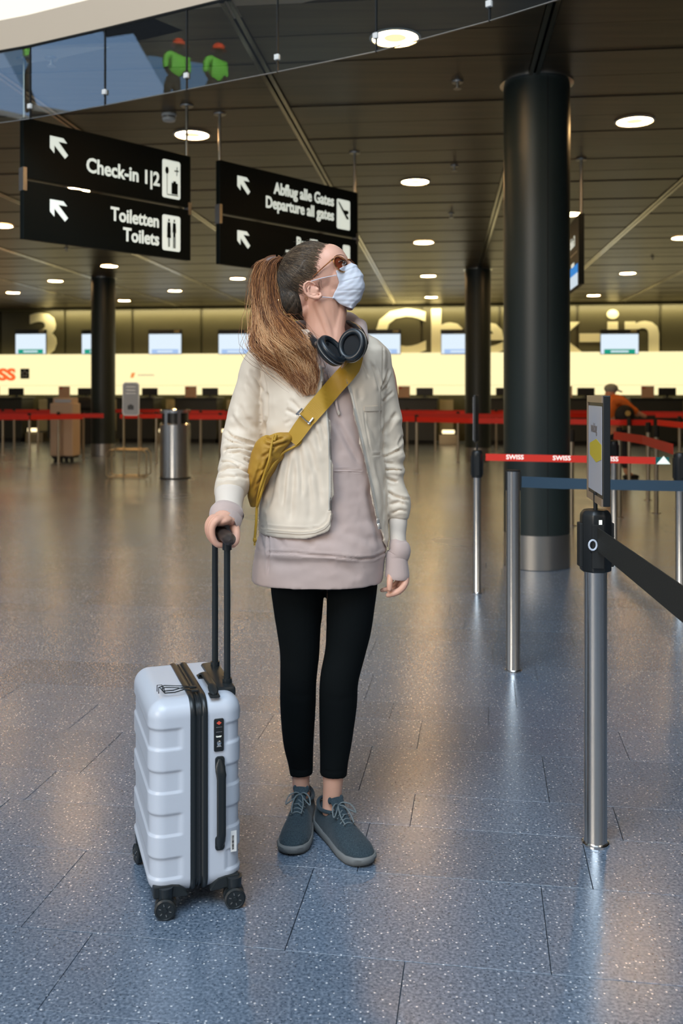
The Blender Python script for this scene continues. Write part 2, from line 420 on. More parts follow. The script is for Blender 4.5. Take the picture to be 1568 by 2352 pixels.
for ri, k in enumerate(sorted(rowsL)):
    for mi_, p in enumerate(rowsL[k]):
        o = dl if first else copy_tree(dl); first = False
        o.location = p; o['category'] = 'ceiling light'; o['group'] = 'round downlights in the ceiling'
        o['label'] = f'round glowing downlight, {ORD[mi_]} from the front in the {ORD[ri]} lengthwise row from the left'
# sprinklers, detector
def sprink(p, lab):
    r = empty('sprinkler', p); MB().lathe([(.0, 0), (.045, 0), (.040, -.012), (.012, -.014), (.010, -.045), (.022, -.048), (.022, -.052), (0, -.052)], c=p, n=16).build('rose', M_steeld, r)
    MB().lathe([(.0, -.052), (.03, -.054), (.03, -.058), (0, -.058)], c=p, n=12).build('deflector', M_steeld, r)
    tag(r, lab, 'sprinkler', 'ceiling sprinklers')
for (x, y, lab) in ((1050, 187, 'ceiling sprinkler left of the top of the large front column'), (1043, 380, 'ceiling sprinkler above the fourth downlight, left of the front column'), (1036, 490, 'small far ceiling sprinkler left of the front column, lowest of three'), (153, 570, 'ceiling sprinkler just below the check-in and toilets sign'), (118, 133, 'ceiling sprinkler seen through the glass left of the first pane joint'), (1498, 590, 'far ceiling sprinkler at the right above the last downlights')):
    sprink(Ce(x, y), lab)
p = Ce(388, 262); r = empty('smoke_detector', p); tag(r, 'white round smoke detector beside the downlight above the toilets sign', 'smoke detector')
MB().lathe([(0, 0), (.062, 0), (.062, -.018), (.050, -.022), (.050, -.034), (.058, -.038), (.050, -.058), (0, -.062)], c=p, n=28).build('body', M_white, r)
MB().lathe([(.0505, -.023), (.053, -.023), (.053, -.033), (.0505, -.033)], c=p, n=28, close=True).build('vent_slot', M_steeld, r)

# hanging glass smoke barrier along the atrium edge
def glass_mat():
    m = bpy.data.materials.new('barrier_glass'); m.use_nodes = True; nt = m.node_tree; nt.nodes.clear(); L = nt.links
    t = nt.nodes.new('ShaderNodeBsdfTransparent'); t.inputs[0].default_value = (.80, .90, .90, 1)
    g = nt.nodes.new('ShaderNodeBsdfGlossy'); g.inputs['Roughness'].default_value = .0; g.inputs[0].default_value = (.9, .97, 1, 1)
    f = nt.nodes.new('ShaderNodeFresnel'); f.inputs[0].default_value = 1.75
    x = nt.nodes.new('ShaderNodeMixShader'); o = nt.nodes.new('ShaderNodeOutputMaterial')
    L.new(f.outputs[0], x.inputs[0]); L.new(t.outputs[0], x.inputs[1]); L.new(g.outputs[0], x.inputs[2]); L.new(x.outputs[0], o.inputs[0]); return m
M_glass = glass_mat()
gb = empty('glass_smoke_barrier', (EDGE[8][0], EDGE[8][1], 3.12)); tag(gb, 'row of frameless glass panes hanging from the curved ceiling edge, with white clips', 'glass barrier')
for i in range(5, 15):
    p0 = Vector((*EDGE[i], 0)); p1 = Vector((*EDGE[i+1], 0)); t = (p1-p0).normalized(); nrm = Vector((t.y, -t.x, 0)); off = nrm*.012
    a_ = p0+t*.004+off; b_ = p1-t*.004+off
    q = [a_, b_]
    pm = bpy.data.meshes.new('glass_pane'); pm.from_pydata([a_+Vector((0, 0, 3.125)), b_+Vector((0, 0, 3.125)), b_+Vector((0, 0, 3.60)), a_+Vector((0, 0, 3.60))], [], [(0, 1, 2, 3)]); link_mesh('glass_pane', pm, M_glass, gb, False)
    MB().box((a_+b_)/2+Vector((0, 0, 3.123)), ((b_-a_).length, .010, .004), math.atan2(t.y, t.x)).build('edge_strip', M_steeld, gb, False)
    MB().box(p0+off+Vector((0, 0, 3.36)), (.006, .014, .48), math.atan2(t.y, t.x)).build('joint', M_blackm, gb, False)
    MB().box(p0+off+nrm*.006+Vector((0, 0, 3.205)), (.030, .022, .032), math.atan2(t.y, t.x)).build('clip', M_white, gb, False, bevel=.003)
M_upl = emis('upper_wall_glow', (1.0, .93, .78), 1.25)
fas = MB(); low = [Vector((*p, 0)) for p in EDGE]
vs_ = []; 
for i, p in enumerate(low):
    t = (low[min(i+1, len(low)-1)]-low[max(i-1, 0)]).normalized(); nrm = Vector((t.y, -t.x, 0))
    for dx, z in ((.02, CEIL), (.03, CEIL+.0), (.05, CEIL+.19), (-.25, CEIL+.19), (-.25, CEIL)): vs_.append(p+nrm*dx*-1*-1+Vector((0, 0, z)))
n_ = len(low)
fas.add(vs_, [(i*5+j, i*5+(j+1) % 5, (i+1)*5+(j+1) % 5, (i+1)*5+j) for i in range(n_-1) for j in range(5)]+[(0, 1, 2, 3, 4), tuple((n_-1)*5+j for j in range(5))])
tag(fas.build('trim_1', M_beigep, None, True), kind='structure')
rl = MB(); rl.tube([Vector((p[0]+.03, p[1]-.03, CEIL+.0)) for p in EDGE[3:17]], .012, 6); tag(rl.build('trim_2', M_blackm), kind='structure')
# upper level: wall far behind the edge, glowing in place of light on it, atrium walls and roof with a skylight
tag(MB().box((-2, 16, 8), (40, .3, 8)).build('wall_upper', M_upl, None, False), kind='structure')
tag(MB().box((0, 12.4, 4.05), (46, 8, .1)).build('floor_upper', M_plaster, None, False), kind='structure')
tag(MB().box((0, -10, 6), (40, .3, 12)).build('wall_back', M_plaster, None, False), kind='structure')
# check-in wall
RW = -TH
def bbox(mb, b0, b1, a0, a1, z0, z1): return mb.prism([(b0, a0), (b1, a0), (b1, a1), (b0, a1)], lambda u, v, w_: BF(u, v, z0+w_), z1-z0)
wf = empty('wall_front', BF(0, AW, 0)); tag(wf, kind='structure')
bbox(MB(), -16, 16, AW+.35, AW+.5, -.02, CEIL+.1).build('wall_core', M_olive, wf, False)
jb = [toB(pxB(x, AW+.3))[0] for x in (-145, 2, 150, 305, 463, 625, 795, 968, 1147, 1325, 1515, 1712)]
for b0, b1 in zip(jb[:-1], jb[1:]):
    bbox(MB(), b0+.035, b1-.035, AW+.28, AW+.34, 2.28, CEIL-.04).build('wall_panel', M_olive, wf, False, bevel=.01)
bbox(MB(), -16, 16, AW+.05, AW+.34, CEIL-.05, CEIL+.0).build('cornice', M_olive, wf, False)
bbox(MB(), -14, 14, AW-.02, AW+.26, 1.22, 2.33).build('luminous_band', M_lum, wf, False)
bbox(MB(), -14, 14, AW-.035, AW-.02, 1.47, 1.475).build('band_joint', M_counterl, wf, False)
wl = bpy.data.lights.new('wall_washer', 'AREA'); wl.shape = 'RECTANGLE'; wl.size = 22; wl.size_y = .12; wl.energy = 240; wl.color = (1, .86, .50)
wo = bpy.data.objects.new('wall_washer', wl); C.objects.link(wo); wo.location = BF(0, AW+.08, CEIL-.07); wo.rotation_euler = (math.radians(24), 0, -TH)
# giant lettering on the panels
ux = BF(1, 0)-BF(0, 0); uz = Vector((0, 0, 1))
def wall_text(s, px0, px1, z0, z1, m, a, name, off=0, par=wf):
    p0 = pxB(px0, a, z0); p1 = pxB(px1, a, z0)
    o = text(name, s, m, par, 1, (0, 0, 0), (1, 0, 0), (0, 1, 0), .01, off)
    co = getco(o.data); w_ = co[:, 0].max()-co[:, 0].min(); h_ = co[:, 1].max()-max(co[:, 1].min(), -.02)
    co[:, 0] -= co[:, 0].min(); sx = (p1-p0).length/w_; sz = (z1-z0)/h_
    new = np.array([list(p0+ux*(c[0]*sx)+uz*(c[1]*sz)) for c in co]); 
    nn = ux.cross(uz); new += np.outer(co[:, 2], np.array(nn)); setco(o.data, new); return o
zb = lambda y: CH-(y-HZ)*25/F
wall_text('Check-in', 862, 1513, 2.345, 3.56, M_cream, AW+.27, 'lettering', .02)
wall_text('3', 66, 130, 2.345, 3.53, M_cream, AW+.27, 'lettering', .03)
M_ored = emis('orange_sign', (1.0, .13, .03), 1.2)
wall_text('SWISS', -78, 36, 1.63, 1.96, M_ored, AW-.05, 'lettering', .05)
sp = pxB(57, AW-.03, 1.80)
ab = empty('emblem_board', sp); tag(ab, 'small black square board with a white star emblem on the luminous wall', 'sign')
MB().box(sp, (.25, .02, .28), RW).build('board', M_blackm, ab, False)
m_ = MB()
for q in range(5):
    a0 = PI/2+q*2*PI/5
    pts = [(.085*math.cos(a0-.30), .085*math.sin(a0-.30)), (.10*math.cos(a0), .10*math.sin(a0)), (.085*math.cos(a0+.30), .085*math.sin(a0+.30)), (.035*math.cos(a0), .035*math.sin(a0))]
    m_.prism(pts, lambda u, v, w_: sp+ux*u+uz*v+Vector((st, ct, 0))*(-.012-w_), .003)
m_.build('star_emblem', M_white, ab, False)
# small faint sponsor mark on the luminous wall
sp = pxB(304, AW-.03, 1.75)
MB().prism([(-.06, -.07), (.03, -.07), (.08, .07), (-.02, .07)], lambda u, v, w_: sp+ux*u+uz*v+Vector((st, ct, 0))*(-w_), .006).build('logo_mark', emis('logo_orange', (1, .35, .1), .9), wf, False)
m_ = MB()
for q in range(11): m_.box(sp+ux*(.17+.042*q)+uz*(.01*(q % 2)), (.028, .008, .045), RW)
m_.build('logo_letters', mat('faint_grey', (.45, .42, .36), .6, emit=(.6, .55, .4), es=.6), wf, False)
# screens
def screen(px0, px1, band, lab, k):
    a = AW-.22; p = (pxB(px0, a)+pxB(px1, a))/2; wd = (pxB(px1, a)-pxB(px0, a)).length
    z1 = zat(766, p); z0 = zat(814, p); r = empty('screen', (p.x, p.y, (z0+z1)/2)); tag(r, lab, 'screen', 'screens above the check-in desks')
    c_ = Vector((p.x, p.y, (z0+z1)/2)); nn = Vector((st, ct, 0))
    MB().box(c_+nn*.03, (wd, .05, z1-z0), RW).build('housing', M_black, r, False, bevel=.008)
    MB().box(c_, (wd-.03, .012, z1-z0-.03), RW).build('display', M_scr, r, False)
    MB().box(c_+uz*((z1-z0)/2+.055)+nn*.02, (wd+.01, .06, .10), RW).build('header_box', M_black, r, False, bevel=.006)
    MB().box(c_+uz*((z1-z0)/2+.055)-nn*.012+ux*(wd*.36), (.15, .01, .06), RW).build('number_plate', mat_plate, r, False)
    MB().box(c_-uz*((z1-z0)*.36)-nn*.008, (wd*.80, .006, .12), RW).build('info_strip', band, r, False)
    MB().box(c_-uz*((z1-z0)*.36)-nn*.013+ux*.0, (wd*.46, .003, .04), RW).build('info_line', M_scr, r, False)
    for s in (-1, 1): MB().box(c_+nn*.10+uz*.1+ux*s*.2, (.04, .14, .04), RW).build('bracket', M_black, r, False)
M_scr = emis('screen_glow', (.78, .90, 1.0), 1.0); M_grn = emis('strip_green', (.02, .42, .28), .8); M_blu = emis('strip_blue', (.42, .60, .92), .95)
mat_plate = mat('number_plate', (.55, .48, .25), .5)
scr = [(35, 106, 1, 'screen with green strip beside the giant numeral 3'), (187, 260, 1, 'screen with green strip half hidden by the left dark column'), (341, 417, 0, 'pale blue screen just right of the left dark column'), (501, 580, 0, 'pale blue screen beside the traveller\'s ponytail and shoulder'), (668, 748, 0, 'pale blue screen hidden behind the traveller\'s neck'), (838, 920, 0, 'pale blue screen under the giant letter C beside the headphones'), (1012, 1094, 0, 'pale blue screen under the giant letter h, left of the middle column'), (1192, 1278, 0, 'pale blue screen hidden behind the large front column'), (1378, 1467, 1, 'screen with green strip at the far right under the letters in')]
for i, (a_, b_, g_, lab) in enumerate(scr): screen(a_, b_, M_grn if g_ else M_blu, lab, i)
# side walls of the hall
for s, nm in ((-1, 'wall_left'), (1, 'wall_right')):
    tag(bbox(MB(), s*14-.15, s*14+.15, -1, AW+.5, -.02, CEIL).build(nm, M_plaster, None, False), kind='structure')
# columns
def column(px, py_c, r, lab, seams=True):
    c = Fl(px, py_c); ro = empty('column', (c.x, c.y, 0)); tag(ro, lab, 'column', 'dark round columns of the hall')
    MB().lathe([(r, .25), (r, CEIL)], c=(c.x, c.y, 0), n=64).build('shaft', M_col, ro)
    MB().lathe([(r-.004, 0), (r+.001, .004), (r+.001, .252), (r-.01, .254)], c=(c.x, c.y, 0), n=64).build('steel_skirt', M_steeld, ro)
    MB().lathe([(r, CEIL-.012), (r+.028, CEIL-.008), (r+.028, CEIL), (r, CEIL)], c=(c.x, c.y, 0), n=64, close=True).build('ceiling_collar', M_steel, ro)
    if seams:
        for a_ in (-PI/2+.12, PI/2, ): MB().box((c.x+r*math.cos(a_), c.y+r*math.sin(a_), 1.93), (.006, .006, 3.34), a_).build('seam', M_blackm, ro, False)
column(1232, 1298, .245, 'large black round column with steel skirt at right, nearest of the columns')
column(1097, 1058, .2415, 'black round column behind the large front column, on its left')
column(237, 1047, .24, 'black round column at the far left behind the info stand')
# hanging signs
SX = Vector((.955, 1.07, 0)).normalized()
def pict(mb, fn, shapes, t=.002):
    for s in shapes: mb.prism(s, fn, t)
def circ(x, y, r, n=12): return [(x+r*math.cos(2*PI*k/n), y+r*math.sin(2*PI*k/n)) for k in range(n)]
def rrect(x0, y0, x1, y1, r, n=4):
    o = []
    for cx, cy, a0 in ((x1-r, y1-r, 0), (x0+r, y1-r, PI/2), (x0+r, y0+r, PI), (x1-r, y0+r, 1.5*PI)):
        for k in range(n+1): a = a0+PI/2*k/n; o.append((cx+r*math.cos(a), cy+r*math.sin(a)))
    return o
def hang_sign(p0, p1, z0, zm0, zm1, z1, lab, panels):
    ro = empty('hanging_sign', (p0.x, p0.y, z0)); tag(ro, lab, 'sign')
    L_ = (p1-p0).length; dirx = (p1-p0).normalized(); nn = dirx.cross(uz)   # towards the viewer
    ang = math.atan2(dirx.y, dirx.x); mid = (p0+p1)/2
    for (a_, b_, pn) in ((zm1, z1, panels[0]), (z0, zm0, panels[1])):
        pb = MB().box((mid.x, mid.y, (a_+b_)/2), (L_, .05, b_-a_), ang).build('sign_panel', M_sign, ro, False, bevel=.003)
        def fn(u, v, w_): return p0+dirx*u+uz*(a_+v)+nn*(.0255+w_)
        H = b_-a_
        ax, ay, s = pn['arrow']
        sh = [(-.5, .5), (.28, .5), (.5, .27), (-.02, .27), (.56, -.35), (.38, -.56), (-.25, .05), (-.25, -.38), (-.5, -.14)]
        MB().prism([(ax+q[0]*s, ay+q[1]*s) for q in sh[:4]+sh[4:]], fn, .002).build('arrow', M_signw, pb, False)
        for (t_, u, v, sz, al, sx) in pn['text']:
            text('lettering', t_, M_signw, pb, sz, fn(u, v, .001), dirx, uz, .0015, sz*.022, al, sx)
        x0, y0, x1, y1 = pn['icon']
        MB().prism(rrect(x0, y0, x1, y1, .018), fn, .002).build('pictogram_plate', M_signw, pb, False)
        mb = MB(); W_, H_ = x1-x0, y1-y0
        pict(mb, lambda u, v, w_: fn(x0+u*W_, y0+v*H_, .0022+w_), pn['shapes'], .001)
        mb.build('pictogram', M_sign, pb, False)
    MB().box((p0.x+dirx.x*.01, p0.y+dirx.y*.01, (zm0+zm1)/2), (.03, .058, .16), ang).build('end_bracket', M_steeld, ro, False)
    MB().box((p1.x-dirx.x*.01, p1.y-dirx.y*.01, (zm0+zm1)/2), (.03, .058, .10), ang).build('end_bracket', M_steeld, ro, False)
    for q in (p0+dirx*.02, p1-dirx*.02):
        MB().cyl((q.x, q.y, z1), .012, CEIL-z1, 10).build('hanger_rod', M_steeld, ro)
        MB().lathe([(0, CEIL-.012), (.05, CEIL-.01), (.055, CEIL), (0, CEIL)], c=(q.x, q.y, 0), n=16).build('ceiling_rose', M_steeld, ro)
    return ro, fn
case_ic = [[(.50, .12), (.86, .12), (.86, .42), (.50, .42)], [(.60, .42), (.76, .42), (.76, .47), (.60, .47)], [(.24, .12), (.27, .12), (.27, .62), (.24, .62)], circ(.25, .72, .10), [(.24, .08), (.9, .08), (.9, .105), (.24, .105)], [(.66, .72), (.92, .74), (.92, .77), (.66, .76)], [(.78, .62), (.82, .62), (.84, .86), (.80, .86)]]
def wc(cx, skirt): 
    s = [circ(cx, .86, .045), [(cx-.085, .80), (cx+.085, .80), (cx+.11, .52), (cx+.08, .52), (cx+.07, .66), (cx-.07, .66), (cx-.08, .52), (cx-.11, .52)]]
    if skirt: s += [[(cx-.07, .70), (cx+.07, .70), (cx+.12, .36), (cx-.12, .36)], [(cx-.05, .36), (cx-.012, .36), (cx-.012, .10), (cx-.05, .10)], [(cx+.012, .36), (cx+.05, .36), (cx+.05, .10), (cx+.012, .10)]]
    else: s += [[(cx-.07, .70), (cx+.07, .70), (cx+.07, .40), (cx-.07, .40)], [(cx-.07, .41), (cx-.012, .41), (cx-.012, .08), (cx-.07, .08)], [(cx+.012, .41), (cx+.07, .41), (cx+.07, .08), (cx+.012, .08)]]
    return s
plane_ic = [[(.10, .92), (.18, .90), (.52, .66), (.86, .66), (.90, .60), (.86, .54), (.72, .52), (.90, .42), (.88, .36), (.74, .36), (.40, .62), (.14, .84)]]
s1a = Vector((-2.215, 6.485, 0)); s1b = Vector((-1.235, 7.57, 0))
hang_sign(s1a, s1b, 2.36, 2.765, 2.785, 3.20, 'black hanging sign with arrows, reading Check-in 1|2 and Toiletten Toilets', [
    dict(arrow=(.27, .26, .135), text=[('Check-in 1|2', 1.155, .125, .148, 'RIGHT', .86)], icon=(1.18, .045, 1.355, .345), shapes=case_ic),
    dict(arrow=(.27, .235, .135), text=[('Toiletten', 1.150, .225, .142, 'RIGHT', .84), ('Toilets', 1.150, .085, .142, 'RIGHT', .84)], icon=(1.18, .055, 1.355, .335), shapes=wc(.36, True)+wc(.66, False))])
s2a = Vector((-1.025, 7.76, 0)); s2b = Vector((.14, 9.05, 0))
hs2, fn2 = hang_sign(s2a, s2b, 2.36, 2.765, 2.785, 3.22, 'black hanging sign above the traveller\'s head, reading Abflug alle Gates', [
    dict(arrow=(.26, .27, .135), text=[('Abflug alle Gates', 1.395, .255, .142, 'RIGHT', .80), ('Departure all gates', 1.395, .12, .142, 'RIGHT', .80)], icon=(1.435, .055, 1.62, .335), shapes=plane_ic),
    dict(arrow=(.26, .235, .135), text=[('Bus|Tram', 1.36, .235, .142, 'RIGHT', .84), ('Train', 1.02, .10, .142, 'RIGHT', .84)], icon=(1.52, .055, 1.62, .335), shapes=[])])
# screen sign at right, seen at a steep angle, partly behind the column
p0 = V(1335, 600, 9.28); p0.z = 0; dr = Vector((.0995, .995, 0)).normalized()
ro = empty('hanging_sign', (p0.x, p0.y, 2.37)); tag(ro, 'edge-on hanging sign with blue and white screen, partly behind the large front column', 'sign')
ang = math.atan2(dr.y, dr.x); mid = p0+dr*.85
MB().box((mid.x, mid.y, 2.72), (1.70, .055, .70), ang).build('sign_panel', M_sign, ro, False, bevel=.003)
nl = uz.cross(dr)                                            # towards the left
def fr(u, v, w_): return p0+dr*(1.7-u)+uz*(2.37+v)+nl*(.028+w_)
text('lettering', 'Check-in 3', M_signw, ro, .15, fr(1.45, .42, .001), -dr, uz, .0015, .003, 'RIGHT', .84)
MB().prism([(.05, .335), (1.6, .335), (1.6, .345), (.05, .345)], fr, .002).build('dividing_line', M_steeld, ro, False)
MB().prism([(1.2, .20), (1.40, .20), (1.40, .255), (1.2, .255)], fr, .002).build('white_tag', M_signw, ro, False)
MB().prism([(.05, .125), (1.64, .125), (1.64, .215), (.05, .215)], fr, .003).build('blue_screen', emis('screen_blue', (.06, .28, .72), .9), ro, False)
MB().prism([(.05, .0), (1.64, .0), (1.64, .124), (.05, .124)], fr, .003).build('white_screen', emis('screen_white', (.75, .86, .95), .85), ro, False)
for q in (p0+dr*.02, p0+dr*1.66):
    MB().cyl((q.x, q.y, 3.07), .014, CEIL-3.07, 10).build('hanger_rod', M_steeld, ro)
    MB().lathe([(0, CEIL-.012), (.05, CEIL-.01), (.055, CEIL), (0, CEIL)], c=(q.x, q.y, 0), n=16).build('ceiling_rose', M_steeld, ro)
# ------------------------------------------------------------------ mirror scene seen in the glass: roof light and two workers on a gallery
CAMV = Vector((0, 0, CH))
gp = Vector((-1.2, 5.81, 0)); gn = Vector((.483, .8757, 0))
def mir(px, py, D):
    q = V(px, py, D); return q-gn*(2*(q-gp).dot(gn))
M_sky = emis('window_daylight', (.42, .64, 1.0), 3.0)
gal = empty('window_1', mir(250, 170, 21)); tag(gal, kind='structure')
qs = [mir(140, 110, 21), mir(330, 80, 21), mir(470, 330, 21), mir(215, 330, 21)]
MB().add(qs+[q+Vector((-.1, 0, 0)) for q in qs], [(0, 1, 2, 3), (7, 6, 5, 4)]+[(i, (i+1) % 4, 4+(i+1) % 4, 4+i) for i in range(4)]).build('pane', M_sky, gal, False)
qs = [mir(365, 130, 21), mir(500, 150, 21), mir(560, 330, 21), mir(455, 330, 21)]
MB().add(qs+[q+Vector((-.1, 0, 0)) for q in qs], [(0, 1, 2, 3), (7, 6, 5, 4)]+[(i, (i+1) % 4, 4+(i+1) % 4, 4+i) for i in range(4)]).build('pane', emis('window_daylight_dim', (.25, .50, .85), 2.0), gal, False)
M_hiv = mat('hi_vis_green', (.22, .80, .08), .6); M_helm = mat('helmet_orange', (1.0, .10, .03), .4); M_dark = mat('dark_cloth', (.02, .02, .025), .8)
M_skin2 = mat('skin_far', (.60, .30, .18), .55)
def figure(joints, edges, root=0, lvl=1):
    me = bpy.data.meshes.new('fig'); me.from_pydata([j[0] for j in joints], edges and edges or [], [])
    o = bpy.data.objects.new('fig', me); C.objects.link(o); md = o.modifiers.new('s', 'SKIN'); md.use_smooth_shade = True
    for i, j in enumerate(joints):
        r = j[1]; me.skin_vertices[0].data[i].radius = (r, r) if not isinstance(r, tuple) else r
        me.skin_vertices[0].data[i].use_root = (i == root)
    sb = o.modifiers.new('b', 'SUBSURF'); sb.levels = lvl; sb.render_levels = lvl
    dg = bpy.context.evaluated_depsgraph_get(); dg.update(); r = bpy.data.meshes.new_from_object(o.evaluated_get(dg)); bpy.data.objects.remove(o); return r
for i, (px, py, lab) in enumerate(((418, 108, 'person in green high-visibility jacket and orange helmet reflected in the glass, left one'), (503, 118, 'person in green high-visibility jacket and orange helmet reflected in the glass, right one'))):
    h = mir(px, py, 19); b = h+Vector((0, 0, -1.62)); ro = empty('person', b); tag(ro, lab, 'person', 'two workers on the upper gallery')
    f = Vector((0, -.35, 0)); f2 = Vector((.15, 0, 0))
    j = [(b+Vector((0, 0, .92)), .12), (b+Vector((0, 0, 1.18))+f*.3, .09), (b+Vector((0, 0, 1.42))+f*.35, .08), (b+Vector((0, 0, 1.52))+f*.35, .06), (b+Vector((0, 0, 1.60))+f*.4, .09), (b+Vector((.02, -.02, 1.68))+f*.4, .08),
         (b+Vector((-.0, .12, 1.38)), .06), (b+Vector((.05, .15, 1.12)), .045), (b+Vector((.16, .12, .98)), .04), (b+Vector((0, -.22, 1.36)), .06), (b+Vector((.05, -.24, 1.1)), .045), (b+Vector((.16, -.20, 1.0)), .04),
         (b+Vector((0, .10, .85)), .10), (b+Vector((0, .11, .47)), .07), (b+Vector((0, .12, .06)), .05), (b+Vector((0, -.10, .85)), .10), (b+Vector((0, -.11, .47)), .07), (b+Vector((0, -.12, .06)), .05)]
    link_mesh('body', figure(j, [(0,1),(1,2),(2,3),(3,4),(4,5),(2,6),(6,7),(7,8),(2,9),(9,10),(10,11),(0,12),(12,13),(13,14),(0,15),(15,16),(16,17)]), M_dark, ro)
    link_mesh('jacket', figure([(b+Vector((0, 0, .98)), .18), (b+Vector((0, 0, 1.2))+f*.3, .20), (b+Vector((0, 0, 1.44))+f*.35, .17), (b+Vector((0, .14, 1.40)), .08), (b+Vector((.05, .17, 1.12)), .055), (b+Vector((0, -.26, 1.40)), .08), (b+Vector((.05, -.28, 1.1)), .055)], [(0,1),(1,2),(2,3),(3,4),(2,5),(5,6)]), M_hiv, ro)
    hc = b+Vector((0, 0, 1.66))+f*.4
    MB().lathe([(0, .14), (.07, .125), (.12, .07), (.135, 0), (.165, -.01), (.135, -.015)], c=hc, n=20).build('helmet', M_helm, ro)
g0 = mir(460, 120, 19); gz = g0.z-1.66
tag(MB().box((g0.x-.2, g0.y, gz-.06), (1.1, 9, .1)).build('floor_gallery', M_plaster, None, False), kind='structure')
sp_ = bpy.data.lights.new('worker_fill_lamp', 'AREA'); sp_.energy = 900; sp_.size = 3; sp_.color = (1, .97, .9)  # added lamp so the mirrored workers show bright in the glass
so = bpy.data.objects.new('worker_fill_lamp', sp_); C.objects.link(so); so.location = (g0.x+4.5, g0.y+.5, gz+3.2); so.rotation_euler = (g0+Vector((0, 0, -.3))-Vector(so.location)).to_track_quat('-Z', 'Y').to_euler()

# ------------------------------------------------------------------ barrier posts and belts
def post_big(px, py, r, ztop, lab, cassette, sign=None, slot=True):
    c = Fl(px, py); ro = empty('barrier_post', (c.x, c.y, 0)); tag(ro, lab, 'barrier post', 'steel belt barrier posts')
    X, Y = c.x, c.y
    zt = ztop-(.10 if cassette else 0)
    MB().lathe([(0, 0), (r+.004, 0), (r+.005, .004), (r+.001, .010), (r, .012), (r, zt), (r-.003, zt+.003), (0, zt+.003)], c=(X, Y, 0), n=40).build('post', M_steel, ro)
    MB().lathe([(r+.001, 0), (r+.007, 0), (r+.006, .006), (r+.001, .008)], c=(X, Y, 0), n=40, close=True).build('base_ring', M_chrome, ro)
    if cassette:
        k = r/.0325
        MB().lathe([(0, zt+.10), (r+.002, zt+.10), (r+.012*k, zt+.088), (r+.013*k, zt+.07), (r+.013*k, zt-.075), (r+.003*k, zt-.078), (r, zt-.07)], c=(X, Y, 0), n=8 if k > .9 else 16, M=Matrix.Rotation(PI/8, 3, 'Z')).build('cassette_head', M_black, ro, True, bevel=.004*k)
        for a_ in (-PI/2-.1, 0, PI/2, PI):
            q = Vector((X+(r+.012*k)*math.cos(a_), Y+(r+.012*k)*math.sin(a_), zt))
            MB().box(q, (.010*k, .034*k, .125), a_).build('belt_slot', M_blackm, ro, False, bevel=.002)
    else:
        for a_ in (-.25, PI/2, PI+.1):
            q = Vector((X+(r-.001)*math.cos(a_), Y+(r-.001)*math.sin(a_), zt-.045))
            MB().box(q, (.008, .016, .088), a_).build('belt_slot', M_blackm, ro, False, bevel=.002)
        MB().cyl((X, Y, zt), r+.001, .006, 40).build('top_cap', M_black, ro)
    return ro, c
def belt(name, pts, z0, z1, m, lab, group=None, th=.0016, cat='belt'):
    ro = bpy.data.objects.new; mb = MB(); rings = []
    for i, p in enumerate(pts):
        t = (pts[min(i+1, len(pts)-1)]-pts[max(i-1, 0)]); t.z = 0; t.normalize(); n_ = Vector((t.y, -t.x, 0))*th
        za, zb_ = (z0, z1) if not isinstance(z0, (list, tuple)) else (z0[i], z1[i])
        a_ = Vector((p.x, p.y, za)); b_ = Vector((p.x, p.y, zb_)); rings.append([a_+n_, b_+n_, b_-n_, a_-n_])
    mb.ring_loft(rings); o = mb.build(name, m, None, True); tag(o, lab, cat, group); return o
P1, c1 = post_big(1367, 1938, .0325, .962, 'thick steel barrier post nearest the camera with black cassette head', True)
P2, c2 = post_big(1178, 1541, .033, .93, 'steel barrier post with plain flat top and dark slot, left of the front column', False)
P3, c3 = post_big(1095, 1363, .026, .925, 'slim steel barrier post with black head and narrow grey sign, left end of red belt', True)
P4, c4 = post_big(1561, 1380, .028, .925, 'steel barrier post with black head at the right picture edge', True)
P5, c5 = post_big(1409, 1262, .027, .90, 'dim steel barrier post just right of the nearest post, behind it', True)
# sign holder of the nearest post: a thin board on a stem, seen almost edge-on
sg = empty('sign_board', (c1.x, c1.y, .962)); tag(sg, 'narrow upright notice board on the head of the nearest barrier post', 'sign')
MB().cyl((c1.x, c1.y, .962), .006, .05, 12).build('stem', M_black, sg)
ta = V(1358, 1100, c1.y+.13); tb = V(1393, 1100, c1.y-.12); ta.z = tb.z = 0
dv = (tb-ta); L1 = dv.length; dv.normalize(); nb = uz.cross(dv)
if nb.dot(CAMV-(ta+tb)/2) < 0: nb = -nb
bz0 = zat(1141, ta)-.0; bz1 = zat(908, ta)
ang1 = math.atan2(dv.y, dv.x); mid1 = (ta+tb)/2
MB().box((mid1.x, mid1.y, (bz0+bz1)/2), (L1, .020, bz1-bz0), ang1).build('frame', M_black, sg, False, bevel=.002)
def fb(u, v, w_): return ta+dv*u+uz*(bz0+v)+nb*(.0102+w_)
H1 = bz1-bz0
MB().prism([(.015, .03), (L1-.015, .03), (L1-.015, H1-.03), (.015, H1-.03)], fb, .001).build('poster', mat('poster_pale', (.42, .47, .58), .35, noise=(3, (.50, .50, .54), 2)), sg, False)
for a_, b_ in (((0, H1-.02), (L1, H1)), ((0, 0), (L1, .02)), ((0, 0), (.010, H1))):
    MB().prism([(a_[0], a_[1]), (b_[0], a_[1]), (b_[0], b_[1]), (a_[0], b_[1])], fb, .004).build('frame_edge', mat('frame_bronze', (.40, .30, .22), .35, .6), sg, False)
MB().prism([(.04, H1*.43), (.15, H1*.375), (L1-.016, H1*.42), (L1-.016, H1*.55), (.15, H1*.595), (.04, H1*.54)], fb, .0016).build('yellow_patch', mat('yellow_print', (.62, .50, .03), .4), sg, False)
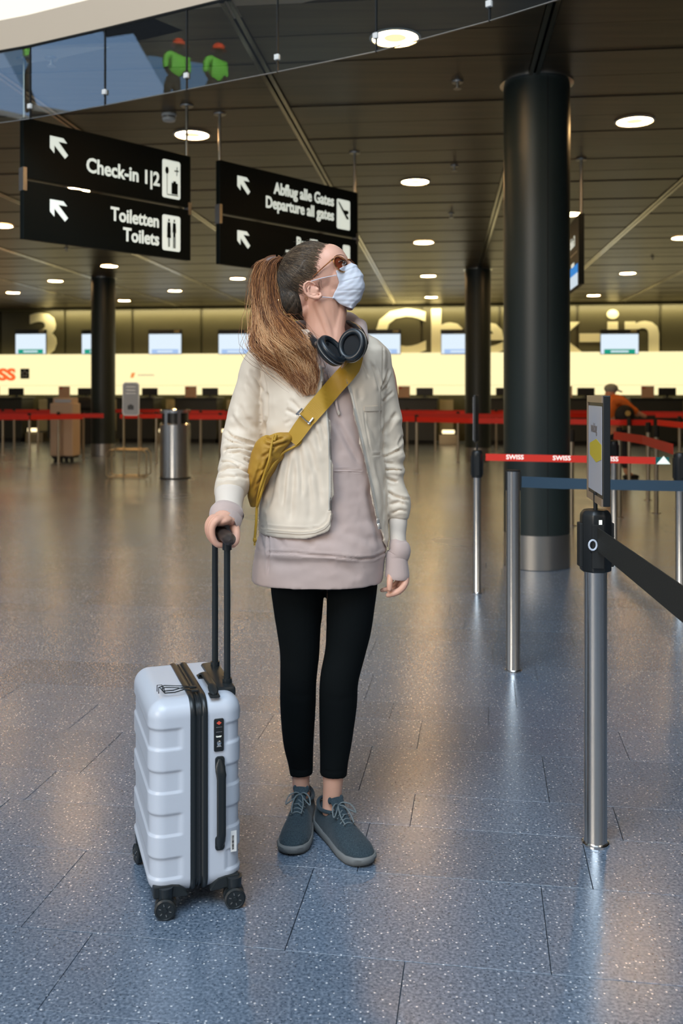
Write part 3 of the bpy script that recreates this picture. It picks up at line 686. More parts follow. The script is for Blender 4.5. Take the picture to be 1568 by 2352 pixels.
text('lettering', 'waiting', mat('print_grey', (.16, .14, .14), .5), sg, .040, fb(.06, H1*.655, .001), dv, uz, .0006, .001, 'LEFT', .9)
# narrow sign on post 3
sg = empty('sign_board', (c3.x, c3.y, .925)); tag(sg, 'narrow grey sign board seen edge-on above the slim post left of the front column', 'sign')
MB().cyl((c3.x, c3.y, .925), .006, .04, 10).build('stem', M_black, sg)
za, zb2 = zat(1014, c3), zat(908, c3)
MB().box((c3.x-.006, c3.y, (za+zb2)/2), (.20, .014, zb2-za), math.radians(76)).build('frame', M_black, sg, False, bevel=.002)
MB().box((c3.x-.006-.009, c3.y-.002, (za+zb2)/2), (.185, .003, zb2-za-.02), math.radians(76)).build('poster', mat('poster_grey', (.30, .29, .28), .5), sg, False)
# belts
N = 14
bp = [V(1115+(1505-1115)*i/N, 1050, c3.y+(c4.y-c3.y)*i/N) for i in range(N+1)]
zs0 = [zat(1058+(1066-1058)*i/N, p) for i, p in enumerate(bp)]; zs1 = [zat(1042+(1050-1042)*i/N, p) for i, p in enumerate(bp)]
rb = belt('retractable_belt', bp, zs0, zs1, M_red, 'taut red lettered belt between the slim sign post and the right-edge post', 'barrier belts')
dd = (bp[-1]-bp[0]); dd.z = 0; dd.normalize()
for px in (1163, 1272, 1380):
    i = (px-1115)/(1505-1115)*N; q = bp[0].lerp(bp[-1], i/N); z = float(np.interp(i, range(N+1), zs0)); q.z = z+.013; q.y -= .003
    text('lettering', 'SWISS', M_signw, rb, .040, q, dd, uz, .0004, .0006, 'LEFT', 1.05)
bp = [V(1505+(1536-1505)*i/2, 1050, c4.y) for i in range(3)]
gb2 = belt('belt_end_piece', bp, zat(1067, bp[0]), zat(1050, bp[0]), mat('belt_teal', (.0, .14, .13), .5), 'teal belt end piece with a white triangle beside the right-edge post', None, cat='belt end')
q = V(1506, 1066, c4.y-.003)
MB().prism([(.0, 0), (.085, 0), (.043, .05)], lambda u, v, w_: q+Vector((u+.004, -w_, v)), .002).build('white_triangle', M_signw, gb2, False)
bp = [V(1198, 1108, c2.y), V(1290, 1110, c2.y+.25), V(1400, 1112, c2.y+.5), V(1500, 1113, c2.y+.8), V(1640, 1116, c2.y+1.15)]
ya = [1094, 1098, 1101.5, 1103, 1105.5]; yb = [1119.5, 1123, 1125, 1127.5, 1130]
belt('retractable_belt', bp, [zat(b, p) for b, p in zip(yb, bp)], [zat(a, p) for a, p in zip(ya, bp)], M_blueb, 'slate blue belt running right from the plain-topped post', 'barrier belts')
bp = []; zz0 = []; zz1 = []
for i in range(9):
    t = i/8; px = 1373+(1640-1373)*t; d = c1.y-.052-(c1.y-2.10)*t
    ytop = 1212+(1395-1212)*t; ybot = 1266+(1490-1266)*t
    p = V(px, 1300, d); bp.append(p); zz0.append(zat(ybot, p)); zz1.append(zat(ytop, p))
ob = belt('retractable_belt', bp, zz0, zz1, M_blackb, 'black belt running from the nearest post toward the lower right', 'barrier belts')
q = V(1377, 1240, c1.y-.036); MB().prism([(-.003, -.016), (.0, -.018), (.003, -.016), (.0025, .004), (.006, .003), (0, .02), (-.006, .003), (-.0025, .004)], lambda u, v, w_: q+Vector((u+.004, -w_, v)), .0008).build('white_arrow', M_signw, ob, False)
q = V(1379, 1215, c1.y-.047); MB().prism([(-.005, -.035), (.004, -.035), (.004, .025), (-.005, .025)], lambda u, v, w_: q+Vector((u, -w_, v)), .001).build('white_label', M_signw, P1, False)
# clear tape loop and thumb wheel on the nearest post
q = V(1361, 1252, c1.y-.05); MB().tube([q+Vector((.011*math.cos(a), 0, .014*math.sin(a))) for a in [2*PI*k/14 for k in range(14)]], .0028, 6, closed=True).build('tape_loop', mat('clear_tape', (.6, .66, .75), .2), P1)
q = V(1363, 1264, c1.y-.036); MB().ell(q, (.010, .008, .012)).build('release_button', M_black, P1)

# ---- queue maze in the background: thin posts with red belts
def mk_post():
    r = empty('queue_post'); MB().lathe([(0, 0), (.030, 0), (.030, .006), (.024, .010), (.024, .86), (0, .86)], n=14).build('post', mat('warm_steel', (.50, .42, .30), .3, .9), r)
    MB().lathe([(0, .935), (.026, .935), (.032, .925), (.032, .82), (.024, .815)], n=12).build('belt_head', M_blackm, r)
    MB().lathe([(0, 0), (.05, 0), (.05, .005), (.028, .009)], n=14).build('foot_ring', M_steeld, r); return r
QP = mk_post(); usedq = [False]; qcount = {}
def qpost(px, py, zone, ord_):
    o = QP if not usedq[0] else copy_tree(QP); usedq[0] = True; c = Fl(px, py); o.location = (c.x, c.y+.034, 0)
    o['category'] = 'barrier post'; o['group'] = 'thin queue posts near the check-in desks'
    o['label'] = f'thin blurred queue post, {ORD[ord_]} from the left {zone}'; return c
def qrun(pts, zone, k0, m, blab, posts=True):
    cs = [Fl(*p) for p in pts]
    for a_, b_, q in zip(cs[:-1], cs[1:], range(99)):
        o = belt('queue_belt', [a_, a_.lerp(b_, .5), b_], .82, .90, m, f'{blab}, {ORD[q]} stretch from the left', 'red queue belts', cat='belt')
left = [(5, 1046), (31, 1041), (52, 1004), (66, 1075), (86, 1036), (133, 1064), (182, 1020), (190, 1056), (238, 1043), (283, 1052), (322, 1030), (358, 1064), (460, 1054), (505, 1072), (520, 1047), (543, 1038)]
for i, p in enumerate(left): qpost(*p, 'in the maze left of the traveller', i)
right = [(935, 1033), (957, 1087), (1000, 1036.6), (1052, 1062), (1140, 1038), (1314, 1208), (1353, 1060), (1424, 1190), (1446, 1110), (1490, 1150), (1509, 1180), (1562, 1100)]
for i, p in enumerate(right): qpost(*p, 'in the maze right of the traveller', i)
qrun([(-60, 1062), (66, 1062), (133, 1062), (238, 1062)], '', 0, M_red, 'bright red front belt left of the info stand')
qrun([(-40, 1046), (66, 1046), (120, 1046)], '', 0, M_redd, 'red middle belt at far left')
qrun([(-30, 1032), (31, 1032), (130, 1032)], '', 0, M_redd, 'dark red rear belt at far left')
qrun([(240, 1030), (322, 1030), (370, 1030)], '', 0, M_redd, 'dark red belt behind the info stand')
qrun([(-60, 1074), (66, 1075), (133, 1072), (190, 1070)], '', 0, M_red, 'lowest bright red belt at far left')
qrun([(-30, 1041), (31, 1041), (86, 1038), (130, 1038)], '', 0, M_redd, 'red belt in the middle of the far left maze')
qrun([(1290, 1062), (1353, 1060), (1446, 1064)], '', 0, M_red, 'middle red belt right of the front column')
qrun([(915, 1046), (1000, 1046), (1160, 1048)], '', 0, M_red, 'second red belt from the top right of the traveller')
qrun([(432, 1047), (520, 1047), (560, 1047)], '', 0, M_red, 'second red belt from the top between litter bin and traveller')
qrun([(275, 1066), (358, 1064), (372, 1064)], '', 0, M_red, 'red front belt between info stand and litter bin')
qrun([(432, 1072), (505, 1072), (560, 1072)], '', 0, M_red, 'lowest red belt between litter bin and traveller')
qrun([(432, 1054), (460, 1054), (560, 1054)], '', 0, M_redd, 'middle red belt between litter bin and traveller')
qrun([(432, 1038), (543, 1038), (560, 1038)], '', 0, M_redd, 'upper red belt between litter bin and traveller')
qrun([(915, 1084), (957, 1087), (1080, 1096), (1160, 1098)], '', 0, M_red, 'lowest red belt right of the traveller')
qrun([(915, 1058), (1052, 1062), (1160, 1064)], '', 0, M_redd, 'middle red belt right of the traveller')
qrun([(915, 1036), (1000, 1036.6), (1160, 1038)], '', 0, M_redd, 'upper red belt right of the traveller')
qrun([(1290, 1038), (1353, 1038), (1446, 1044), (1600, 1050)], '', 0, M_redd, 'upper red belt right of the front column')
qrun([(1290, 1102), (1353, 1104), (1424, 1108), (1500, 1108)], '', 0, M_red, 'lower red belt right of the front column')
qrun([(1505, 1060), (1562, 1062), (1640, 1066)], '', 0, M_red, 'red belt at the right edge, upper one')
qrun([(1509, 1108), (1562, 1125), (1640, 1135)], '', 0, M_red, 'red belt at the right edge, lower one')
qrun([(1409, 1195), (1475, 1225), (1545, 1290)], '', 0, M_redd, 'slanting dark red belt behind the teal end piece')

# ---- check-in desks
M_steelw = mat('scale_plate', (.45, .36, .22), .3, .8); M_barlit = emis('steel_glint', (1, .80, .45), 2.2)
M_card = mat('card', (.52, .36, .26), .6); M_cardr = mat('card_red', (.5, .05, .02), .6); M_mon = mat('monitor', (.012, .014, .012), .4)
deskpx = [-60, 102, 262, 395, 545, 712, 880, 1062, 1252, 1440, 1630]
dk = 0
for i in range(len(deskpx)-1):
    x0, x1 = deskpx[i], deskpx[i+1]; w_ = x1-x0
    a0 = AW-1.6; b0 = toB(pxB(x0+w_*.04, a0))[0]; b1 = toB(pxB(x0+w_*.68, a0))[0]; b2 = toB(pxB(x0+w_*.96, a0))[0]
    c_ = BF((b0+b1)/2, a0, 0); ro = empty('check_in_desk', c_); tag(ro, f'dark check-in desk under the luminous wall, {ORD[i]} from the left', 'desk', 'row of check-in desks')
    bbox(MB(), b0, b1, a0, a0+.7, .10, 1.12).build('desk_front', M_counter, ro, False, bevel=.01)
    bbox(MB(), b0-.03, b1+.03, a0-.05, a0+.75, 1.12, 1.16).build('desk_top', M_counter, ro, False, bevel=.01)
    bbox(MB(), b0+.05, b1-.05, a0+.06, a0+.68, 0, .10).build('plinth', M_blackm, ro, False)
    cb = empty('baggage_belt', BF((b1+b2)/2, a0, 0)); tag(cb, f'baggage belt with bright glint bar beside the {ORD[i]} check-in desk from the left', 'baggage belt', 'baggage belts between desks')
    bbox(MB(), b1+.04, b2-.02, a0+.1, a0+1.5, 0, .24).build('frame', M_steelw, cb, False, bevel=.01)
    bbox(MB(), b1+.06, b2-.04, a0+.12, a0+1.5, .24, .26).build('belt_surface', M_blackm, cb, False)
    bbox(MB(), b1+.12, b2-.12, a0+.06, a0+.10, .27, .36).build('glint_bar', M_barlit, cb, False, bevel=.01)  # glow standing in for reflections on the steel conveyor end
    bbox(MB(), b1+.05, b1+.40, a0+.9, a0+.95, .26, 1.1).build('pale_panel', M_counterl, cb, False)
    mo = empty('monitor', BF(b0+.4*(b1-b0), a0+.4, 1.16)); tag(mo, f'low dark monitor back on the {ORD[i]} check-in desk from the left', 'monitor', 'desk monitors')
    bm0 = b0+.58*(b1-b0)
    bbox(MB(), bm0, bm0+.42, a0+.30, a0+.33, 1.21, 1.40).build('screen_back', M_mon, mo, False, bevel=.01)
    bbox(MB(), bm0+.18, bm0+.24, a0+.33, a0+.37, 1.17, 1.30).build('neck', M_mon, mo, False)
    bbox(MB(), bm0+.10, bm0+.32, a0+.28, a0+.44, 1.16, 1.175).build('foot', M_mon, mo, False)
    cs_ = empty('desk_notice', BF(b0+.2, a0+.1, 1.16)); tag(cs_, f'standing paper notice on the {ORD[i]} check-in desk from the left', 'notice', 'desk notices')
    bb0 = b0+.22*(b1-b0)
    bbox(MB(), bb0, bb0+.30, a0+.10, a0+.115, 1.16, 1.44).build('card', M_card, cs_, False)
    bbox(MB(), bb0+.02, bb0+.10, a0+.094, a0+.10, 1.38, 1.42).build('red_corner', M_cardr, cs_, False)
    bbox(MB(), bb0+.02, bb0+.28, a0+.115, a0+.16, 1.16, 1.18).build('foot', M_card, cs_, False)
# ---- self-service kiosk (beige), info stand with bag gauge, litter bin
c = Fl(150, 1060); ro = empty('self_service_kiosk', (c.x, c.y, 0)); tag(ro, 'beige boxy self-service kiosk left of the left dark column', 'kiosk')
MB().box((c.x, c.y, .60), (.44, .40, .98), -.08).build('cabinet', M_beige, ro, False, bevel=.02)
MB().box((c.x, c.y+.02, 1.135), (.38, .30, .11), -.08).build('head', M_beige, ro, False, bevel=.02)
MB().box((c.x, c.y-.145, 1.13), (.30, .02, .06), -.08).build('display', M_steeld, ro, False)
MB().box((c.x-.03, c.y-.205, .86), (.12, .02, .03), -.08).build('ticket_slot', M_steeld, ro, False)
for dx in (-.15, -.05, .05, .15): MB().lathe([(0, 0), (.035, 0), (.035, .06), (.02, .11), (0, .11)], c=(c.x+dx, c.y-.1, 0), n=10).build('foot', M_blackm, ro)
MB().box((c.x, c.y, .09), (.38, .34, .04), -.08).build('plinth', M_blackm, ro, False)
c = Fl(290, 1099); ro = empty('bag_gauge_stand', (c.x, c.y, 0)); tag(ro, 'steel cabin-bag gauge with rounded grey panel showing a suitcase symbol', 'bag gauge')
def at(px, py, dy=0): q = V(px, py, c.y+dy); return q
for dy in (0, .32):
    a_, b_, t_, u_ = at(244, 1097, 0), at(336, 1097, 0), at(244, 1034, 0), at(336, 1034, 0)
    s = [Vector((a_.x+.04, 0, .02)), Vector((a_.x, 0, .06)), Vector((a_.x, 0, t_.z-.06)), Vector((a_.x+.05, 0, t_.z)), Vector((b_.x-.05, 0, t_.z)), Vector((b_.x, 0, t_.z-.06)), Vector((b_.x, 0, .06)), Vector((b_.x-.04, 0, .02))]
    MB().tube([Vector((p.x, c.y+dy, p.z)) for p in s], .011, 8, closed=True).build('hoop', M_steelw, ro)
for x in (a_.x+.05, b_.x-.05):
    MB().tube([(x, c.y, .02), (x, c.y+.32, .02)], .010, 8).build('floor_rail', M_steelw, ro); MB().tube([(x, c.y, t_.z), (x, c.y+.32, t_.z)], .010, 8).build('top_rail', M_steelw, ro)
pl, pr = at(278, 900), at(313, 900); zt_ = at(290, 880).z; zp = at(290, 955).z
for q in (pl, pr): MB().cyl((q.x, c.y+.16, .02), .012, zt_-.06, 10).build('upright', M_steelw, ro)
def fp(u, v, w_): return Vector((u, c.y+.14+w_, v))
MB().prism(rrect(pl.x-.012, zp, pr.x+.012, zt_+.015, .05, 6), fp, .02).build('panel_frame', M_steeld, ro, False)
pnl = MB().prism(rrect(pl.x-.002, zp+.01, pr.x+.002, zt_+.003, .045, 6), lambda u, v, w_: fp(u, v, -w_), .006).build('panel', M_greyp, ro, False)
xm = (pl.x+pr.x)/2
MB().prism([(xm-.045, zp+.09), (xm+.045, zp+.09), (xm+.045, zp+.155), (xm+.02, zp+.155), (xm+.02, zp+.17), (xm-.02, zp+.17), (xm-.02, zp+.155), (xm-.045, zp+.155)], lambda u, v, w_: fp(u, v, -.007-w_), .002).build('suitcase_symbol', M_black, pnl, False)
for k in range(3): MB().prism([(xm-.07, zt_-.06-.05*k), (xm+.07, zt_-.06-.05*k), (xm+.07, zt_-.05-.05*k), (xm-.07, zt_-.05-.05*k)], lambda u, v, w_: fp(u, v, -.007-w_), .001).build('text_line', M_steeld, pnl, False)
c = Fl(402, 1098); ro = empty('litter_bin', (c.x, c.y, 0)); tag(ro, 'round polished steel litter bin with dark opening band', 'litter bin')
R_ = 35*c.y/F
MB().lathe([(0, .01), (R_, .01), (R_, .81), (R_-.02, .83), (0, .83)], c=(c.x, c.y, 0), n=40).build('drum', M_steel, ro)
MB().lathe([(R_-.03, .80), (R_-.035, .98), (0, .98)], c=(c.x, c.y, 0), n=40).build('inner_liner', M_black, ro)
for a_ in (PI/4, 3*PI/4, 5*PI/4+.35, 7*PI/4-.35): MB().box((c.x+(R_-.008)*math.cos(a_), c.y+(R_-.008)*math.sin(a_), .92), (.02, .05, .22), a_).build('hood_post', M_steel, ro, False)
MB().lathe([(R_, .985), (R_, 1.03), (R_-.015, 1.035), (R_-.07, .99), (0, .985)], c=(c.x, c.y, 0), n=40).build('hood', M_chrome, ro)
MB().lathe([(R_+.002, 0), (R_+.002, .02), (R_-.01, .02), (R_-.01, 0)], c=(c.x, c.y, 0), n=40, close=True).build('base_ring', M_blackm, ro)
# unidentified dark shape beside the left column, built as stacked luggage
c = Fl(197, 1004+20); ro = empty('luggage_stack', (c.x, c.y, 0)); tag(ro, 'unclear dark shape built as stacked luggage, left of the left dark column', 'luggage')
MB().box((c.x, c.y, .45), (.42, .35, .82), .1).build('trunk', M_blackm, ro, False, bevel=.03)
MB().box((c.x-.03, c.y, 1.02), (.46, .30, .32), -.1).build('bag', M_blackm, ro, False, bevel=.08)
MB().tube([(c.x-.1, c.y, 1.17), (c.x-.08, c.y, 1.26), (c.x+.05, c.y, 1.26), (c.x+.07, c.y, 1.17)], .015, 8).build('bag_handle', M_blackm, ro)
for sx_ in (-1, 1):
    MB().lathe([(0, -.015), (.03, -.015), (.03, .015), (0, .015)], c=(c.x+sx_*.16, c.y, .03), M=Matrix.Rotation(PI/2, 3, 'Y'), n=12).build('wheel', M_blackm, ro)
# ---- man bent forward at the right
c = Fl(1436, 1098); D = c.y; ro = empty('person', (c.x, c.y, 0)); tag(ro, 'person in orange jacket, dark trousers and grey cap bending forward at right', 'person')
def U(px, py, dy=0): q = V(px, py, D); q.y += dy; return q
M_or = mat('orange_cloth', (.75, .17, .02), .7); M_capg = mat('cap_grey', (.28, .30, .26), .7)
j = [(U(1410, 982), .13), (U(1398, 955), .14), (U(1392, 925), .13), (U(1396, 910), .06), (U(1402, 900), .085), (U(1407, 893), .07),
     (U(1420, 918, -.15), .055), (U(1440, 938, -.15), .045), (U(1462, 950, -.15), .035), (U(1478, 958, -.13), .03), (U(1420, 918, .15), .055), (U(1440, 938, .15), .045), (U(1460, 948, .15), .035), (U(1474, 956, .12), .03),
     (U(1418, 1000, -.09), .10), (U(1430, 1040, -.09), .07), (U(1434, 1085, -.09), .045), (U(1452, 1095, -.09), .035), (U(1408, 1000, .09), .10), (U(1404, 1040, .1), .07), (U(1400, 1078, .1), .045), (U(1416, 1088, .1), .035)]
bd = figure(j, [(0,1),(1,2),(2,3),(3,4),(4,5),(2,6),(6,7),(7,8),(8,9),(2,10),(10,11),(11,12),(12,13),(0,14),(14,15),(15,16),(16,17),(0,18),(18,19),(19,20),(20,21)], lvl=2)
link_mesh('body', bd, M_skin2, ro)
link_mesh('jacket', figure([(U(1402, 968), .165), (U(1394, 948), .17), (U(1391, 924), .155), (U(1420, 917, -.15), .075), (U(1440, 937, -.15), .06), (U(1458, 948, -.15), .05), (U(1420, 917, .15), .075), (U(1440, 937, .15), .06), (U(1456, 947, .15), .05)], [(0,1),(1,2),(2,3),(3,4),(4,5),(2,6),(6,7),(7,8)], lvl=2), M_or, ro)
link_mesh('trousers', figure([(U(1411, 978), .165), (U(1419, 1002, -.09), .125), (U(1431, 1040, -.09), .09), (U(1434, 1078, -.09), .07), (U(1408, 1002, .09), .125), (U(1404, 1040, .1), .09), (U(1400, 1072, .1), .07)], [(0,1),(1,2),(2,3),(0,4),(4,5),(5,6)], lvl=2), M_dark, ro)
for p in (U(1444, 1094, -.09), U(1410, 1088, .1)): MB().ell(p+Vector((0, 0, -.0)), (.13, .05, .045)).build('shoe', M_blackm, ro)
h_ = U(1403, 897); MB().ell(h_+Vector((0, 0, .03)), (.105, .10, .075)).tube([h_+Vector((.06, 0, .02)), h_+Vector((.16, 0, -.02))], [.07, .05], 10, flat=.2, up=(0, 0, 1)).build('cap', M_capg, ro)
bp_ = empty('round_bag', U(1420, 952, -.36)); tag(bp_, 'round dark bag hanging at the side of the bending person', 'bag')
MB().ell(U(1420, 952, -.30), (.15, .08, .15)).build('pouch', M_blackm, bp_); MB().lathe([(0, 0), (.04, 0), (.04, .01), (0, .012)], c=U(1423, 948, -.39), M=Matrix.Rotation(PI/2, 3, 'X'), n=12).build('badge', mat('badge_gold', (.55, .40, .12), .4), bp_)
# ------------------------------------------------------------------ suitcase
M_shell = mat('suitcase_shell', (.53, .57, .64), .34, 0, .5, bump=(900, .12, .001), coat=.1)
M_rub = mat('suitcase_rubber', (.012, .016, .018), .35)
sc0 = Vector((-.472, 2.30, 0)); SA = math.radians(19)
sn = Vector((math.cos(SA), math.sin(SA), 0)); sw = Vector((-math.sin(SA), math.cos(SA), 0))
def S(n, w_, z): return sc0+sn*n+sw*w_+Vector((0, 0, z))
SM = Matrix((sn, sw, Vector((0, 0, 1)))).transposed()
sui = empty('suitcase', S(.12, .18, 0)); tag(sui, 'white hard-shell cabin suitcase with ribbed shell and black zip band, standing on four wheels', 'suitcase')
T_, W_, Z0, Z1 = .235, .36, .047, .530
bands = [(.414, .463), (.306, .358), (.2, .252), (.094, .144)]
def shell(n0, n1):
    hx, hy, hz = T_/2, W_/2, (Z1-Z0)/2; r = .042; ctr = np.array([T_/2, W_/2, (Z0+Z1)/2])
    ns = max(int((n1-n0)/.005), 6); nw = 60; nz = 150
    gn_ = np.linspace(n0, n1, ns+1)-T_/2; gw = np.linspace(-hy, hy, nw+1); gz_ = np.linspace(-hz, hz, nz+1)
    vid = {}; vv = []; ff = []
    def vx(i, j, k):
        key = (i, j, k)
        if key not in vid: vid[key] = len(vv); vv.append((gn_[i], gw[j], gz_[k]))
        return vid[key]
    for i in range(ns):
        for j in range(nw): ff.append((vx(i, j, nz), vx(i+1, j, nz), vx(i+1, j+1, nz), vx(i, j+1, nz))); ff.append((vx(i, j, 0), vx(i, j+1, 0), vx(i+1, j+1, 0), vx(i+1, j, 0)))
        for k in range(nz): ff.append((vx(i, 0, k), vx(i+1, 0, k), vx(i+1, 0, k+1), vx(i, 0, k+1))); ff.append((vx(i, nw, k), vx(i, nw, k+1), vx(i+1, nw, k+1), vx(i+1, nw, k)))
    for j in range(nw):
        for k in range(nz): ff.append((vx(0, j, k), vx(0, j, k+1), vx(0, j+1, k+1), vx(0, j+1, k))); ff.append((vx(ns, j, k), vx(ns, j+1, k), vx(ns, j+1, k+1), vx(ns, j, k+1)))
    p = np.array(vv); rx = r*.8
    hh = np.array([hx, hy, hz])-r; q = np.clip(p, -hh, hh); d = p-q; L = np.linalg.norm(d, axis=1)
    # push cube corners to a rounded form
    k = L > 1e-9; m_ = np.max(np.abs(d), axis=1); dn = d[k]/L[k][:, None]; p[k] = q[k]+dn*m_[k][:, None]
    nrm = np.zeros_like(p); nrm[k] = dn
    z = p[:, 2]+ctr[2]; n_ = p[:, 0]+ctr[0]
    dep = np.zeros(len(p))
    for a_, b_ in bands:
        zz = np.clip(np.minimum((z-a_)/.003+.5, (b_-z)/.006+.5), 0, 1); zz = zz*zz*(3-2*zz); dep = np.maximum(dep, zz)
    side = np.clip((np.abs(p[:, 1])-hy+.03)/.02, 0, 1)     # on the narrow faces only near the outer edges
    lim = np.clip((.078-n_)/.004+.5, 0, 1)+np.clip((n_-.192)/.004+.5, 0, 1)
    dep = dep*np.clip(lim, 0, 1)*(z > .09)
    flat = np.abs(p[:, 0]) > hx*.9
    nn = nrm.copy(); nn[:, 2] = 0
    p = p-nn*(dep*.0042)[:, None]
    P = p+ctr
    out = np.array(sc0)+P[:, :1]*np.array(sn)+P[:, 1:2]*np.array(sw)+P[:, 2:3]*np.array([0, 0, 1.])
    me = bpy.data.meshes.new('shell'); me.from_pydata([tuple(x) for x in out], [], ff); me.update(); return me
link_mesh('front_shell', shell(0, .104), M_shell, sui, True, 60); link_mesh('back_shell', shell(.142, T_), M_shell, sui, True, 60)
def rr_ring(n, off, M_=120, r=.046):
    pts = []; x0, x1, y0, y1 = -off, W_+off, Z0-off, Z1+off
    for cx, cy, a0 in ((x1-r, y1-r, 0), (x0+r, y1-r, PI/2), (x0+r, y0+r, PI), (x1-r, y0+r, 1.5*PI)):
        for k in range(M_//4): a = a0+PI/2*k/(M_//4-1); pts.append(S(n, cx+r*math.cos(a), cy+r*math.sin(a)))
    return pts
mb = MB(); mb.ring_loft([rr_ring(n, o) for n, o in ((.100, -.004), (.1015, .003), (.106, .0045), (.112, .004), (.116, .001), (.1165, -.0015), (.1215, -.0015))])
mb.ring_loft([rr_ring(n, o) for n, o in ((.1245, -.0015), (.1295, -.0015), (.130, .001), (.134, .004), (.140, .0045), (.1445, .003), (.146, -.004))])
mb.build('zip_band', M_rub, sui)
MB().ring_loft([rr_ring(n, o) for n, o in ((.1215, -.0008), (.1218, .0012), (.1242, .0012), (.1245, -.0008))]).build('zip_teeth', mat('zip_dark', (.05, .055, .06), .25, .6), sui)
# wheels and their housings
def wheel(n, w_, yaw, lab=False):
    c = S(n, w_, .0265); ax = Vector((math.sin(yaw), -math.cos(yaw), 0)); M = ax.to_track_quat('Z', 'Y').to_matrix()
    wh = MB().lathe([(0, -.008), (.020, -.008), (.0262, -.0065), (.0265, .0065), (.022, .009), (.021, .0075), (.006, .0075), (.005, .010), (0, .010)], c=c+ax*.012, M=M, n=36).lathe([(0, -.008), (.022, -.008), (.0265, -.0065), (.0265, .0065), (.020, .009), (0, .009)], c=c-ax*.012, M=M, n=36).build('wheel', M_rub, sui)
    up_ = Vector((0, 0, 1)); rt_ = ax.cross(up_)
    hm = MB()
    for k in range(6):
        a = 2*PI*k/6+.3; q = c+ax*.0202+rt_*(.013*math.cos(a))+up_*(.013*math.sin(a)); hm.box(q, (.0022, .0022, .006), M=Matrix((rt_*1, ax, up_)).transposed() @ Matrix.Rotation(-a+PI/2, 3, 'Y'))
    hm.build('spoke_mark', M_steeld, wh, False)
    MB().tube([c+up_*.022, c+up_*.05], [.017, .020], 14).tube([c-ax*.004+up_*.0, c-ax*.004+up_*.03], .012, 10).build('caster_fork', M_rub, wh)
wheel(.040, .004, math.radians(8)); wheel(.212, .0, math.radians(14)); wheel(.020, .300, math.radians(-60)); wheel(.205, .315, math.radians(30))
for n0, n1, w0, w1 in ((.004, .095, .006, .11), (.150, .231, .006, .11), (.004, .095, .25, .354), (.150, .231, .25, .354)):
    MB().box(S((n0+n1)/2, (w0+w1)/2, .052), (n1-n0-.014, w1-w0-.014, .026), SA).build('wheel_housing', M_rub, sui, True, bevel=.010)
    MB().prism([(n0+.006, .080), (n0+.006, .050), (n1, .046), (n1, .052), (n1-.012, .068), (n1-.022, .076), (n1-.04, .080)] if n0 < .1 else [(n0+.04, .080), (n0+.022, .076), (n0+.012, .068), (n0, .052), (n0, .046), (n1-.006, .050), (n1-.006, .080)], lambda u, v, w_: S(u, -.0015+w_ if w0 < .1 else W_-.05+w_, v), .05).build('corner_guard', M_rub, sui, False, bevel=.003)
# lock plate with emblem
def sf(u, v, w_): return S(u, -w_, v)
lk = MB().prism(rrect(.160, .396, .185, .478, .004), lambda u, v, w_: sf(u, v, -.002+w_), .006).build('lock_plate', M_black, sui, True, bevel=.001)
MB().prism([(.1725, .478-.005), (.179, .478-.010), (.1725, .478-.015), (.166, .478-.010)], lambda u, v, w_: sf(u, v, .0042+w_), .0005).build('red_emblem', mat('lock_red', (.75, .10, .06), .4), lk, False)
for zz in (.457, .445): MB().prism([(.165, zz), (.180, zz), (.180, zz+.0009), (.165, zz+.0009)], lambda u, v, w_: sf(u, v, .0042+w_), .0005).build('dial_line', M_steel, lk, False)
text('lettering', 'TSA007', M_signw, lk, .0052, sf(.1645, .432, .0043), sn, uz, .0002, .0001, 'LEFT', .85)
MB().lathe([(0, 0), (.0055, 0), (.0055, .002), (.003, .003), (0, .003)], c=sf(.1725, .418, .004), M=(-sw).to_track_quat('Z', 'Y').to_matrix(), n=18).build('key_cylinder', M_chrome, lk)
MB().prism([(.166, .408), (.179, .408), (.176, .413), (.169, .413)], lambda u, v, w_: sf(u, v, .0042+w_), .0008).build('key_mark', M_steel, lk, False)
# side handle
mb = MB(); pr_ = []
for i in range(25):
    t = i/24; z = .152+(.378-.152)*t; e = min(t, 1-t)*24
    wid = .0128 if e < 4 else .0116; wid *= min(1, math.sqrt(max(e, .15)/1.6)) if e < 1.6 else 1
    out = .004+.012*min(1, e/4)
    c = sf(.1745+(.0015 if e > 3 else 0), z, out); pr_.append([c+sn*(wid*math.cos(a))-sw*(.0042*math.sin(a)) for a in [2*PI*k/14 for k in range(14)]])
mb.ring_loft(pr_).build('side_handle', M_rub, sui)
for z in (.165, .365): MB().prism(rrect(.163, z-.018, .187, z+.018, .008), lambda u, v, w_: sf(u, v, -.001+w_), .0055).build('handle_mount', M_rub, sui, True, bevel=.001)
# top handle
mb = MB(); pr_ = []
for i in range(25):
    t = i/24; w_ = .012+(.195-.012)*t; e = min(t, 1-t)*24; wid = (.0125 if e < 5 else .0105); wid *= min(1, math.sqrt(max(e, .15)/1.6)) if e < 1.6 else 1
    c = S(.165-.014*t*0, w_, Z1+.004+.014*min(1, e/5)); pr_.append([c+sn*(wid*math.cos(a))+uz*(.0042*math.sin(a)) for a in [2*PI*k/14 for k in range(14)]])
mb.ring_loft(pr_).build('top_handle', M_rub, sui)
for w_ in (.022, .185): MB().box(S(.165, w_, Z1+.001), (.026, .034, .006), SA).build('handle_mount', M_rub, sui, True, bevel=.0025)
